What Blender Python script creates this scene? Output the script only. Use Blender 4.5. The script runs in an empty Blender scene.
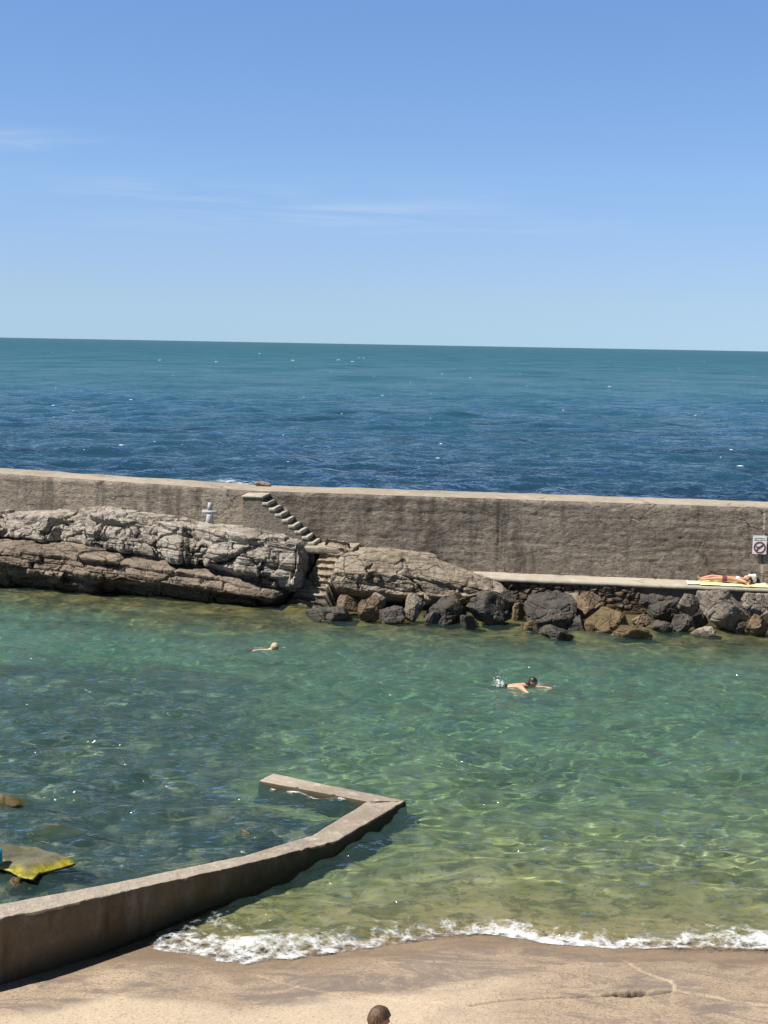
import bpy, bmesh, math, random
import numpy as np
from mathutils import Vector, Matrix

random.seed(7)
RNG = np.random.default_rng(11)
SC = bpy.context.scene
COL = SC.collection

# ------------------------------------------------------------------ camera
W, H = 768, 1024
F = 1480.0
CZ = 8.0
PITCH = math.atan(167.7 / F)
ROLL = math.radians(1.04)
_F = np.array([0, math.cos(PITCH), -math.sin(PITCH)])
_R0 = np.array([1.0, 0, 0])
_U0 = np.array([0, math.sin(PITCH), math.cos(PITCH)])
_R = _R0 * math.cos(ROLL) + _U0 * math.sin(ROLL)
_U = _U0 * math.cos(ROLL) - _R0 * math.sin(ROLL)


def ray(px, py):
    return _F + _R * (px - 384) / F - _U * (py - 512) / F


def at(px, py, z=0.0):
    d = ray(px, py)
    t = (z - CZ) / d[2]
    return np.array([d[0] * t, d[1] * t, z])


def atY(px, py, Y):
    d = ray(px, py)
    t = Y / d[1]
    return np.array([d[0] * t, Y, CZ + d[2] * t])


cam = bpy.data.cameras.new('camera')
camo = bpy.data.objects.new('camera', cam)
COL.objects.link(camo)
cam.sensor_fit = 'VERTICAL'
cam.sensor_height = 36
cam.sensor_width = 27
cam.lens = F / H * 36
cam.clip_end = 80000
m = Matrix(((_R[0], _U[0], -_F[0], 0), (_R[1], _U[1], -_F[1], 0), (_R[2], _U[2], -_F[2], CZ), (0, 0, 0, 1)))
camo.matrix_world = m
SC.camera = camo

# ------------------------------------------------------------------ light
SUN = np.array([-0.57, -0.15, 0.81])
SUN = SUN / np.linalg.norm(SUN)
EL = math.asin(SUN[2])
AZ = math.atan2(SUN[0], SUN[1])
sl = bpy.data.lights.new('sun', 'SUN')
sl.energy = 3.9
sl.angle = math.radians(0.53)
sl.color = (1.0, 0.95, 0.87)
so = bpy.data.objects.new('sun', sl)
COL.objects.link(so)
so.rotation_euler = Vector(tuple(-SUN)).to_track_quat('-Z', 'Y').to_euler()
so.location = (-40, -10, 60)

SC.view_settings.view_transform = 'Standard'
SC.view_settings.look = 'None'
SC.view_settings.gamma = 1
SC.view_settings.use_curve_mapping = False
SC.view_settings.exposure = 1.1
SC.cycles.use_denoising = True
SC.cycles.max_bounces = 8
SC.cycles.transparent_max_bounces = 12
SC.cycles.transmission_bounces = 6
SC.cycles.sample_clamp_indirect = 3.0
SC.cycles.caustics_reflective = False
SC.cycles.caustics_refractive = True


# ------------------------------------------------------------------ numpy noise
def _hash(ix, iy, iz, seed=0):
    h = (ix.astype(np.int64) * 374761393 + iy.astype(np.int64) * 668265263 + iz.astype(np.int64) * 2147483647 + seed * 974634777) & 0xFFFFFFFF
    h = ((h ^ (h >> 13)) * 1274126177) & 0xFFFFFFFF
    h = ((h ^ (h >> 15)) * 2246822519) & 0xFFFFFFFF
    return ((h ^ (h >> 16)) & 0xFFFFFF) / float(0xFFFFFF)


def vnoise(x, y, z, seed=0):
    x, y, z = np.broadcast_arrays(np.asarray(x, float), np.asarray(y, float), np.asarray(z, float))
    ix, iy, iz = np.floor(x), np.floor(y), np.floor(z)
    fx, fy, fz = x - ix, y - iy, z - iz
    ux, uy, uz = [f * f * f * (f * (f * 6 - 15) + 10) for f in (fx, fy, fz)]
    r = 0
    for dx in (0, 1):
        wx = ux if dx else 1 - ux
        for dy in (0, 1):
            wy = uy if dy else 1 - uy
            for dz in (0, 1):
                wz = uz if dz else 1 - uz
                r = r + wx * wy * wz * _hash(ix + dx, iy + dy, iz + dz, seed)
    return r * 2 - 1


def fbm(x, y, z, octv=4, seed=0, gain=0.5, lac=2.03):
    r, a, t = 0, 1.0, 0
    for o in range(octv):
        r = r + a * vnoise(x, y, z, seed + o * 17)
        t += a
        a *= gain
        x, y, z = x * lac, y * lac, z * lac
    return r / t


def worley(x, y, z, seed=0):
    """F1, F2 and the hash of the nearest cell"""
    x, y, z = np.broadcast_arrays(np.asarray(x, float), np.asarray(y, float), np.asarray(z, float))
    ix, iy, iz = np.floor(x), np.floor(y), np.floor(z)
    f1 = np.full(x.shape, 9.0)
    f2 = np.full(x.shape, 9.0)
    cid = np.zeros(x.shape)
    for dx in (-1, 0, 1):
        for dy in (-1, 0, 1):
            for dz in (-1, 0, 1):
                cx, cy, cz = ix + dx, iy + dy, iz + dz
                px = cx + _hash(cx, cy, cz, seed + 1)
                py = cy + _hash(cx, cy, cz, seed + 2)
                pz = cz + _hash(cx, cy, cz, seed + 3)
                d = np.sqrt((x - px) ** 2 + (y - py) ** 2 + (z - pz) ** 2)
                near = d < f1
                f2 = np.where(near, f1, np.minimum(f2, d))
                cid = np.where(near, _hash(cx, cy, cz, seed + 4), cid)
                f1 = np.where(near, d, f1)
    return f1, f2, cid


def facet(x, y, z, seed=0, tilt=0.8):
    """angular broken-rock relief: every cell gets its own level and its own tilted plane"""
    x, y, z = np.broadcast_arrays(np.asarray(x, float), np.asarray(y, float), np.asarray(z, float))
    ix, iy, iz = np.floor(x), np.floor(y), np.floor(z)
    f1 = np.full(x.shape, 9.0)
    f2 = np.full(x.shape, 9.0)
    val = np.zeros(x.shape)
    for dx in (-1, 0, 1):
        for dy in (-1, 0, 1):
            for dz in (-1, 0, 1):
                cx, cy, cz = ix + dx, iy + dy, iz + dz
                ox = x - cx - _hash(cx, cy, cz, seed + 1)
                oy = y - cy - _hash(cx, cy, cz, seed + 2)
                oz = z - cz - _hash(cx, cy, cz, seed + 3)
                d = np.sqrt(ox * ox + oy * oy + oz * oz)
                v = (_hash(cx, cy, cz, seed + 4) - 0.5) * 1.2 + tilt * 2 * (ox * (_hash(cx, cy, cz, seed + 5) - 0.5) + oz * (_hash(cx, cy, cz, seed + 6) - 0.35))
                near = d < f1
                f2 = np.where(near, f1, np.minimum(f2, d))
                val = np.where(near, v, val)
                f1 = np.where(near, d, f1)
    return val, f2 - f1


def sstep(a, b, x):
    t = np.clip((np.asarray(x, float) - a) / (b - a), 0, 1)
    return t * t * (3 - 2 * t)


# ------------------------------------------------------------------ object helpers
def tag(o, label=None, cat=None, group=None, kind=None):
    if label:
        o['label'] = label
    if cat:
        o['category'] = cat
    if group:
        o['group'] = group
    if kind:
        o['kind'] = kind
    return o


def empty(name, loc=(0, 0, 0), label=None, cat=None, group=None, rz=0.0):
    o = bpy.data.objects.new(name, None)
    COL.objects.link(o)
    o.location = tuple(float(v) for v in loc)
    o.rotation_euler = (0, 0, rz)
    o.empty_display_size = 0.2
    return tag(o, label, cat, group)


def link(name, me, mat, parent=None, smooth=True):
    o = bpy.data.objects.new(name, me)
    COL.objects.link(o)
    if mat is not None:
        me.materials.append(mat)
    me.polygons.foreach_set('use_smooth', np.full(len(me.polygons), smooth))
    if parent is not None:
        o.parent = parent
    return o


def np_mesh(name, V, Q):
    me = bpy.data.meshes.new(name)
    V = np.asarray(V, np.float32)
    Q = np.asarray(Q, np.int32)
    n = Q.shape[1]
    me.vertices.add(len(V))
    me.vertices.foreach_set('co', V.ravel())
    me.loops.add(Q.size)
    me.loops.foreach_set('vertex_index', Q.ravel())
    me.polygons.add(len(Q))
    me.polygons.foreach_set('loop_start', np.arange(0, Q.size, n, dtype=np.int32))
    me.polygons.foreach_set('loop_total', np.full(len(Q), n, np.int32))
    me.update(calc_edges=True)
    me.validate()
    return me


def grid_quads(nr, nc, wrap=False):
    i = np.arange(nr - 1)[:, None]
    j = np.arange(nc - (0 if wrap else 1))[None, :]
    a = i * nc + j
    b = i * nc + (j + 1) % nc
    return np.stack([a, b, b + nc, a + nc], -1).reshape(-1, 4)


def attr(me, name, vals):
    a = me.attributes.new(name, 'FLOAT', 'POINT')
    a.data.foreach_set('value', np.asarray(vals, np.float32).ravel())


def bm_mesh(bm, name):
    me = bpy.data.meshes.new(name)
    bmesh.ops.recalc_face_normals(bm, faces=bm.faces)
    bm.to_mesh(me)
    bm.free()
    return me


def add_box(bm, c, s, rz=0.0, taper=0.0):
    hx, hy, hz = s[0] / 2, s[1] / 2, s[2] / 2
    vs = []
    for z in (-1, 1):
        k = 1 - taper if z > 0 else 1
        for x, y in ((-1, -1), (1, -1), (1, 1), (-1, 1)):
            p = Vector((x * hx * k, y * hy * k, z * hz))
            p.rotate(Matrix.Rotation(rz, 3, 'Z'))
            vs.append(bm.verts.new(p + Vector(c)))
    for f in ((0, 3, 2, 1), (4, 5, 6, 7), (0, 1, 5, 4), (1, 2, 6, 5), (2, 3, 7, 6), (3, 0, 4, 7)):
        bm.faces.new([vs[i] for i in f])


def rough_box(name, size, mat, res=0.06, amp=0.012, seed=0, freq=4.0, round_=0.03):
    """a box subdivided, with worn edges and an uneven surface, base at z=0, centred in x and y"""
    bm = bmesh.new()
    sx, sy, sz = size
    bmesh.ops.create_cube(bm, size=1.0)
    bmesh.ops.scale(bm, vec=(sx, sy, sz), verts=bm.verts)
    for ax, n in ((0, sx), (1, sy), (2, sz)):
        cuts = int(n / res)
        if cuts > 0:
            ed = [e for e in bm.edges if abs((e.verts[0].co - e.verts[1].co).normalized()[ax]) > 0.99]
            bmesh.ops.subdivide_edges(bm, edges=ed, cuts=cuts, use_grid_fill=True)
    co = np.array([v.co[:] for v in bm.verts])
    h = np.array([sx, sy, sz]) / 2
    q = np.clip(co, -(h - round_), h - round_)
    d = co - q
    L = np.linalg.norm(d, axis=1, keepdims=True)
    nrm = np.where(L > 1e-6, d / np.maximum(L, 1e-6), 0)
    co = q + nrm * np.minimum(L, round_)
    n = fbm(co[:, 0] * freq + seed, co[:, 1] * freq, co[:, 2] * freq, 4, seed)
    co = co + nrm * (n * amp)[:, None]
    co[:, 2] += sz / 2
    for v, c in zip(bm.verts, co):
        v.co = c
    return bm_mesh(bm, name)


# ------------------------------------------------------------------ shader helper
class S:
    def __init__(self, name, world=None):
        if world is None:
            self.m = bpy.data.materials.new(name)
            self.m.use_nodes = True
            self.t = self.m.node_tree
        else:
            self.t = world.node_tree
        self.t.nodes.clear()
        self.out = self.t.nodes.new('ShaderNodeOutputMaterial' if world is None else 'ShaderNodeOutputWorld')

    def n(self, typ, **kw):
        nd = self.t.nodes.new(typ)
        for k, v in kw.items():
            setattr(nd, k, v)
        return nd

    def put(self, sock, v):
        if isinstance(v, bpy.types.NodeSocket):
            self.t.links.new(v, sock)
        elif isinstance(v, (tuple, list)) and len(v) == 3 and sock.type == 'RGBA':
            sock.default_value = (*v, 1)
        else:
            sock.default_value = v

    def pos(self):
        return self.n('ShaderNodeNewGeometry').outputs['Position']

    def obj(self):
        return self.n('ShaderNodeTexCoord').outputs['Object']

    def rnd(self):
        return self.n('ShaderNodeObjectInfo').outputs['Random']

    def at(self, name):
        nd = self.n('ShaderNodeAttribute', attribute_name=name)
        return nd.outputs['Fac']

    def map(self, v, scale=(1, 1, 1), rot=(0, 0, 0), loc=(0, 0, 0)):
        nd = self.n('ShaderNodeMapping')
        self.put(nd.inputs['Vector'], v)
        nd.inputs['Scale'].default_value = scale
        nd.inputs['Rotation'].default_value = rot
        nd.inputs['Location'].default_value = loc
        return nd.outputs[0]

    def noise(self, v, scale=1.0, detail=4.0, rough=0.5, dist=0.0, col=False):
        nd = self.n('ShaderNodeTexNoise')
        self.put(nd.inputs['Vector'], v)
        nd.inputs['Scale'].default_value = scale
        nd.inputs['Detail'].default_value = detail
        nd.inputs['Roughness'].default_value = rough
        nd.inputs['Distortion'].default_value = dist
        return nd.outputs['Color' if col else 'Fac']

    def vor(self, v, scale=1.0, feature='F1', rand=1.0, out='Distance'):
        nd = self.n('ShaderNodeTexVoronoi', feature=feature)
        self.put(nd.inputs['Vector'], v)
        nd.inputs['Scale'].default_value = scale
        nd.inputs['Randomness'].default_value = rand
        return nd.outputs[out]

    def ma(self, op, a, b=0.0, c=None, clamp=False):
        nd = self.n('ShaderNodeMath', operation=op, use_clamp=clamp)
        self.put(nd.inputs[0], a)
        self.put(nd.inputs[1], b)
        if c is not None:
            self.put(nd.inputs[2], c)
        return nd.outputs[0]

    def rng(self, v, a, b, c=0.0, d=1.0):
        nd = self.n('ShaderNodeMapRange', interpolation_type='SMOOTHSTEP')
        self.put(nd.inputs[0], v)
        for i, k in enumerate((a, b, c, d)):
            nd.inputs[i + 1].default_value = k
        return nd.outputs[0]

    def mix(self, f, a, b, mode='MIX'):
        nd = self.n('ShaderNodeMix', data_type='RGBA', blend_type=mode)
        self.put(nd.inputs[0], f)
        self.put(nd.inputs[6], a)
        self.put(nd.inputs[7], b)
        return nd.outputs[2]

    def ramp(self, f, stops):
        nd = self.n('ShaderNodeValToRGB')
        self.put(nd.inputs[0], f)
        e = nd.color_ramp.elements
        while len(e) < len(stops):
            e.new(0.5)
        for el, (p, c) in zip(e, stops):
            el.position = p
            el.color = (*c, 1)
        return nd.outputs[0]

    def sep(self, v):
        nd = self.n('ShaderNodeSeparateXYZ')
        self.put(nd.inputs[0], v)
        return nd.outputs

    def comb(self, x, y, z):
        nd = self.n('ShaderNodeCombineXYZ')
        for i, k in enumerate((x, y, z)):
            self.put(nd.inputs[i], k)
        return nd.outputs[0]

    def bump(self, h, strength=0.5, dist=0.02, normal=None):
        nd = self.n('ShaderNodeBump')
        nd.inputs['Strength'].default_value = strength
        nd.inputs['Distance'].default_value = dist
        self.put(nd.inputs['Height'], h)
        if normal is not None:
            self.put(nd.inputs['Normal'], normal)
        return nd.outputs[0]

    def prin(self, col, rough=0.85, normal=None, spec=0.3, **kw):
        nd = self.n('ShaderNodeBsdfPrincipled')
        self.put(nd.inputs['Base Color'], col)
        self.put(nd.inputs['Roughness'], rough)
        self.put(nd.inputs['Specular IOR Level'], spec)
        if normal is not None:
            self.put(nd.inputs['Normal'], normal)
        for k, v in kw.items():
            self.put(nd.inputs[k], v)
        return nd.outputs[0]

    def mixs(self, f, a, b):
        nd = self.n('ShaderNodeMixShader')
        self.put(nd.inputs[0], f)
        self.t.links.new(a, nd.inputs[1])
        self.t.links.new(b, nd.inputs[2])
        return nd.outputs[0]

    def done(self, sh):
        self.t.links.new(sh, self.out.inputs['Surface'])
        return getattr(self, 'm', None)


# ------------------------------------------------------------------ sky
world = bpy.data.worlds.new('World')
SC.world = world
world.use_nodes = True
w = S('w', world)
sky = w.n('ShaderNodeTexSky', sky_type='NISHITA')
sky.sun_disc = False
sky.sun_elevation = EL
sky.sun_rotation = AZ
sky.altitude = 0
sky.air_density = 0.5
sky.dust_density = 0.0
sky.ozone_density = 8.0
tc = w.n('ShaderNodeTexCoord').outputs['Generated']
sx, sy_, sz = w.sep(tc)
# thin cirrus, laid out by direction in the sky: azimuth and elevation
azm = w.ma('ARCTAN2', sx, sy_)
elv = w.ma('ARCSINE', sz)
cv = w.comb(w.ma('MULTIPLY', azm, 9.0), w.ma('MULTIPLY', elv, 70.0), 0.0)
c1 = w.noise(w.map(cv, (0.8, 1.2, 1), (0, 0, -0.06), (5.3, 2.1, 0.4)), 1.0, 6, 0.62, 0.6)
c2 = w.noise(w.comb(w.ma('MULTIPLY', azm, 5.0), w.ma('MULTIPLY', elv, 22.0), 3.7), 1.0, 3, 0.5)


def spot(a0, e0, wa, we):
    da = w.ma('DIVIDE', w.ma('SUBTRACT', azm, a0), wa)
    de = w.ma('DIVIDE', w.ma('SUBTRACT', elv, e0), we)
    r = w.ma('ADD', w.ma('MULTIPLY', da, da), w.ma('MULTIPLY', de, de))
    return w.ma('POWER', 2.718, w.ma('MULTIPLY', r, -1.0))


m1 = spot(-0.045, 0.0905, 0.085, 0.012)
m2 = spot(-0.24, 0.125, 0.05, 0.007)
m3 = spot(-0.20, 0.09, 0.10, 0.016)
m4 = spot(0.10, 0.078, 0.11, 0.005)
msk = w.ma('ADD', w.ma('ADD', m1, w.ma('MULTIPLY', m2, 0.45)), w.ma('ADD', w.ma('MULTIPLY', m3, 0.45), w.ma('MULTIPLY', m4, 0.22)))
cl = w.ma('MULTIPLY', w.ma('MULTIPLY', w.rng(c1, 0.36, 0.72), w.rng(c2, 0.25, 0.6)), msk)
cl = w.ma('MULTIPLY', cl, 0.65, clamp=True)
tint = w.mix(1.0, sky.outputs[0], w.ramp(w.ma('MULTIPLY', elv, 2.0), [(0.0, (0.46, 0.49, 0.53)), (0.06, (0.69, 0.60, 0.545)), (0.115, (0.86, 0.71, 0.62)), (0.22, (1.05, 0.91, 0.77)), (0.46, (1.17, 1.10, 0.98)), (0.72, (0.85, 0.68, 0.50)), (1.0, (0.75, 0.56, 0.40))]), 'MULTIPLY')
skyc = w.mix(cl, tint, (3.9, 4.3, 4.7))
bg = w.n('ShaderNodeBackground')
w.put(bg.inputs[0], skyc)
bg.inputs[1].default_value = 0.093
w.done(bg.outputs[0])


# ------------------------------------------------------------------ materials
def concrete(name, base, dark, light, wet=None, streak=0.5, bump=0.8, horiz=0.5, cracks=True, grain=1.0, pits=0.0, stain=0.0):
    s = S(name)
    p = s.pos()
    big = s.noise(s.map(p, (0.35, 0.35, 0.8)), 1.0, 5, 0.6)
    med = s.noise(p, 3.2, 6, 0.65)
    fine = s.noise(p, 28.0, 4, 0.7)
    col = s.mix(s.rng(big, 0.3, 0.7), dark, base)
    col = s.mix(s.ma('MULTIPLY', s.rng(med, 0.48, 0.75), 0.8), col, light)
    if streak:
        st = s.noise(s.map(p, (1.3, 1.3, 0.22)), 1.0, 5, 0.65)
        col = s.mix(s.ma('MULTIPLY', s.rng(st, 0.52, 0.66), streak), col, tuple(c * 0.5 for c in dark))
    col = s.mix(s.ma('MULTIPLY', s.rng(fine, 0.45, 0.8), 0.35 * grain), col, tuple(c * 0.45 for c in dark))
    h = s.ma('ADD', s.ma('MULTIPLY', med, 0.6), s.ma('MULTIPLY', fine, 0.3 * grain))
    if horiz:
        hz = s.noise(s.map(p, (1.3, 1.3, 9.0)), 1.0, 5, 0.65, 0.4)
        h = s.ma('ADD', h, s.ma('MULTIPLY', hz, horiz))
        col = s.mix(s.ma('MULTIPLY', s.rng(hz, 0.5, 0.38), 0.35 * horiz), col, tuple(c * 0.4 for c in dark))
    if cracks:
        wv = s.n('ShaderNodeVectorMath', operation='ADD')
        s.put(wv.inputs[0], s.map(p, (0.42, 0.42, 0.8)))
        nz = s.n('ShaderNodeVectorMath', operation='SCALE')
        s.put(nz.inputs[0], s.noise(p, 1.4, 5, 0.7, col=True))
        nz.inputs['Scale'].default_value = 0.55
        s.put(wv.inputs[1], nz.outputs[0])
        vd = s.vor(wv.outputs[0], 0.9, 'DISTANCE_TO_EDGE')
        cr = s.ma('MULTIPLY', s.rng(vd, 0.014, 0.003), s.rng(s.noise(p, 0.7, 2), 0.50, 0.62))
        col = s.mix(s.ma('MULTIPLY', cr, 0.75), col, tuple(c * 0.2 for c in dark))
        h = s.ma('SUBTRACT', h, s.ma('MULTIPLY', cr, 0.8))
    if pits:
        pv = s.map(p, (1.0, 1.0, 1.7))
        pn = s.noise(pv, 7.0, 5, 0.75, 0.5)
        pf_ = s.rng(pn, 0.42, 0.30)
        pn2 = s.noise(s.map(p, (2.6, 2.6, 12.0)), 1.0, 4, 0.7, 0.8)
        pf2 = s.ma('MULTIPLY', s.rng(pn2, 0.40, 0.31), s.rng(med, 0.35, 0.55))
        pp_ = s.ma('MAXIMUM', pf_, pf2)
        h = s.ma('SUBTRACT', s.ma('ADD', h, s.ma('MULTIPLY', pn, 0.9)), s.ma('MULTIPLY', pp_, 0.6))
        col = s.mix(s.ma('MULTIPLY', pp_, 0.6), col, tuple(c * 0.38 for c in dark))
        sp = s.noise(s.map(p, (8.0, 8.0, 15.0)), 1.0, 3, 0.7)
        col = s.mix(s.ma('MULTIPLY', s.rng(sp, 0.44, 0.32), 0.75), col, tuple(c * 0.33 for c in dark))
        h = s.ma('ADD', h, s.ma('MULTIPLY', sp, 0.8))
        col = s.mix(s.ma('MULTIPLY', s.rng(pn, 0.60, 0.72), 0.5), col, tuple(c * 1.2 for c in light))
    if stain:
        v1 = s.noise(s.map(p, (3.2, 3.2, 0.7)), 1.0, 6, 0.7, 0.5)
        col = s.mix(s.ma('MULTIPLY', s.rng(v1, 0.5, 0.66), 0.35), col, tuple(c * 1.1 for c in light))
        col = s.mix(s.ma('MULTIPLY', s.rng(v1, 0.47, 0.34), 0.4), col, (dark[0] * 0.5, dark[1] * 0.42, dark[2] * 0.36))
        rs = s.noise(s.map(p, (0.9, 0.9, 0.6)), 1.0, 4, 0.6)
        col = s.mix(s.ma('MULTIPLY', s.rng(rs, 0.5, 0.66), 0.7), col, (0.15, 0.09, 0.035))
    if wet is not None:
        z = s.sep(p)[2]
        wz = s.ma('ADD', z, s.ma('MULTIPLY', s.ma('SUBTRACT', s.noise(p, 1.6, 4), 0.5), 0.35))
        f = s.rng(wz, wet[1], wet[0])
        col = s.mix(f, col, wet[2])
    return s.done(s.prin(col, 0.9, s.bump(h, bump, 0.05), 0.2))


M = {}
M['wall'] = concrete('breakwater_concrete', (0.27, 0.23, 0.185), (0.185, 0.155, 0.125), (0.37, 0.32, 0.26), streak=0.8, bump=0.8, horiz=0.55, pits=1.0)
M['walltop'] = concrete('breakwater_top_concrete', (0.33, 0.285, 0.225), (0.26, 0.22, 0.17), (0.43, 0.38, 0.31), streak=0, bump=0.5, horiz=0, cracks=True)
M['tread'] = concrete('stair_concrete', (0.42, 0.38, 0.31), (0.34, 0.30, 0.24), (0.52, 0.47, 0.39), streak=0.1, bump=0.4, horiz=0, cracks=False)
M['ledge'] = concrete('ledge_concrete', (0.40, 0.36, 0.29), (0.31, 0.275, 0.22), (0.5, 0.45, 0.37), streak=0, bump=0.4, horiz=0)
M['jetty'] = concrete('jetty_concrete', (0.165, 0.122, 0.072), (0.10, 0.072, 0.040), (0.24, 0.19, 0.135), wet=(0.02, 0.42, (0.05, 0.042, 0.022)), streak=0.9, bump=0.7, horiz=0.2, cracks=False, stain=1.0)  # side faces: deep shade darkened into base tones, besides brown stain and wet foot
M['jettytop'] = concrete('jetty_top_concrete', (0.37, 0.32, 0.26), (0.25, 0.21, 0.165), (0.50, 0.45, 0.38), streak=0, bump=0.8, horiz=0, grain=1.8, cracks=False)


def rock_mat(name, light, mid, dark, warm, wetz=0.35, wetc=(0.035, 0.03, 0.02), strata=0.5, bump=1.0, var=0.0, scale=1.0):
    s = S(name)
    p = s.pos()
    ps = s.map(p, (1, 1, 1))
    big = s.noise(ps, 0.9 * scale, 5, 0.6, 0.3)
    med = s.noise(ps, 4.0 * scale, 6, 0.68, 0.5)
    fine = s.noise(ps, 22.0 * scale, 5, 0.7)
    st = s.noise(s.map(p, (0.9, 0.9, 11.0), (0, math.radians(4), 0)), 1.0 * scale, 5, 0.65, 0.3)
    col = s.mix(s.rng(big, 0.32, 0.66), mid, light)
    col = s.mix(s.ma('MULTIPLY', s.rng(med, 0.42, 0.68), 0.75), col, warm)
    col = s.mix(s.ma('MULTIPLY', s.rng(s.noise(ps, 2.3 * scale, 7, 0.7, 0.8), 0.52, 0.66), 0.8), col, dark)
    col = s.mix(s.ma('MULTIPLY', s.rng(st, 0.48, 0.36), strata), col, dark)
    col = s.mix(s.ma('MULTIPLY', s.rng(fine, 0.5, 0.75), 0.5), col, tuple(c * 0.5 for c in dark))
    col = s.mix(s.ma('MULTIPLY', s.rng(s.noise(ps, 9.0, 3, 0.6), 0.62, 0.72), 0.45), col, tuple(min(0.6, c * 1.5) for c in light))
    if var:
        hv = s.n('ShaderNodeHueSaturation')
        s.put(hv.inputs['Color'], col)
        r = s.rnd()
        s.put(hv.inputs['Value'], s.ma('ADD', 1 - var, s.ma('MULTIPLY', r, 2 * var)))
        col = hv.outputs[0]
    z = s.sep(p)[2]
    wz = s.ma('ADD', z, s.ma('MULTIPLY', s.ma('SUBTRACT', s.noise(p, 1.8, 4), 0.5), 0.5))
    wf = s.rng(wz, wetz, wetz - 0.35)
    col = s.mix(s.ma('MULTIPLY', wf, 0.85), col, wetc)
    # olive weed fringe at the waterline and below
    gf = s.ma('MULTIPLY', s.rng(wz, 0.10, -0.06), s.rng(s.noise(p, 3.0, 4), 0.38, 0.6))
    col = s.mix(gf, col, (0.085, 0.075, 0.012))
    cw = s.n('ShaderNodeVectorMath', operation='ADD')
    s.put(cw.inputs[0], s.map(p, (1.0, 1.0, 1.8)))
    sc_ = s.n('ShaderNodeVectorMath', operation='SCALE')
    s.put(sc_.inputs[0], s.noise(p, 2.2, 5, 0.7, col=True))
    sc_.inputs['Scale'].default_value = 0.5
    s.put(cw.inputs[1], sc_.outputs[0])
    cr = s.rng(s.vor(cw.outputs[0], 1.5 * scale, 'DISTANCE_TO_EDGE'), 0.035, 0.004)
    cr = s.ma('MULTIPLY', cr, s.rng(s.noise(p, 1.0, 3), 0.40, 0.55))
    col = s.mix(s.ma('MULTIPLY', cr, 0.6), col, tuple(c * 0.3 for c in dark))
    h = s.ma('ADD', s.ma('MULTIPLY', med, 0.9), s.ma('MULTIPLY', fine, 0.35))
    h = s.ma('ADD', h, s.ma('MULTIPLY', st, strata * 0.9))
    h = s.ma('SUBTRACT', h, s.ma('MULTIPLY', cr, 0.7))
    rough = s.rng(wf, 0.0, 1.0, 0.92, 0.5)
    return s.done(s.prin(col, rough, s.bump(h, bump, 0.055), 0.25))


M['rock_up'] = rock_mat('pale_rock', (0.37, 0.335, 0.29), (0.235, 0.205, 0.17), (0.06, 0.051, 0.042), (0.27, 0.23, 0.185), wetz=0.3, strata=0.7)
M['rock_low'] = rock_mat('brown_layered_rock', (0.25, 0.205, 0.16), (0.14, 0.112, 0.086), (0.034, 0.027, 0.021), (0.20, 0.15, 0.105), wetz=0.6, strata=0.9)
M['rock_slab'] = rock_mat('slab_rock', (0.31, 0.265, 0.21), (0.20, 0.165, 0.125), (0.07, 0.055, 0.04), (0.23, 0.175, 0.12), wetz=0.35, strata=0.7)
M['rock_step'] = rock_mat('stepped_rock', (0.31, 0.26, 0.195), (0.22, 0.18, 0.13), (0.08, 0.065, 0.045), (0.27, 0.21, 0.15), wetz=0.5, strata=0.2)
M['b_dark'] = rock_mat('dark_boulder', (0.085, 0.077, 0.068), (0.045, 0.041, 0.037), (0.016, 0.015, 0.014), (0.10, 0.086, 0.068), wetz=0.28, strata=0.1, bump=0.7, var=0.15, scale=1.3)
M['b_grey'] = rock_mat('grey_boulder', (0.27, 0.235, 0.195), (0.19, 0.16, 0.13), (0.06, 0.05, 0.042), (0.20, 0.16, 0.12), wetz=0.25, strata=0.15, bump=0.7, var=0.12, scale=1.3)
M['b_brown'] = rock_mat('brown_boulder', (0.21, 0.155, 0.105), (0.13, 0.092, 0.06), (0.04, 0.029, 0.02), (0.18, 0.12, 0.07), wetz=0.2, strata=0.2, bump=0.8, var=0.12, scale=1.3)
M['b_olive'] = rock_mat('weedy_boulder', (0.17, 0.12, 0.072), (0.105, 0.078, 0.042), (0.04, 0.03, 0.016), (0.14, 0.095, 0.035), wetz=0.05, strata=0.2, bump=0.8, scale=1.6)


def plain(name, col, rough=0.6, spec=0.3, var=0.25, sc=20.0):
    s = S(name)
    p = s.obj()
    n = s.noise(p, sc, 4, 0.6)
    c = s.mix(s.rng(n, 0.3, 0.7), tuple(x * (1 - var) for x in col), tuple(min(1, x * (1 + var)) for x in col))
    return s.done(s.prin(c, rough, s.bump(n, 0.25, 0.01), spec))


M['skin'] = plain('skin', (0.50, 0.27, 0.18), 0.5, 0.35, 0.08, 9)
M['skin_tan'] = plain('tanned_skin', (0.47, 0.25, 0.155), 0.45, 0.4, 0.1, 9)
M['skin_red'] = plain('flushed_skin', (0.42, 0.17, 0.115), 0.5, 0.35, 0.12, 9)
M['hair_dark'] = plain('dark_hair', (0.022, 0.014, 0.01), 0.45, 0.4, 0.5, 60)
M['hair_pale'] = plain('pale_hair', (0.42, 0.33, 0.22), 0.5, 0.4, 0.3, 60)
M['eye'] = plain('eye', (0.05, 0.04, 0.04), 0.2, 0.5)
M['white_cloth'] = plain('white_cloth', (0.74, 0.72, 0.72), 0.9, 0.1, 0.1, 30)
M['yellow_towel'] = plain('pale_yellow_towel', (0.66, 0.58, 0.33), 0.95, 0.05, 0.12, 40)
M['white_towel'] = plain('white_towel', (0.52, 0.48, 0.40), 0.95, 0.05, 0.1, 40)
M['navy_cloth'] = plain('navy_cloth', (0.03, 0.035, 0.06), 0.9, 0.1)
M['black_cloth'] = plain('black_cloth', (0.015, 0.015, 0.018), 0.9, 0.1)
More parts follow.
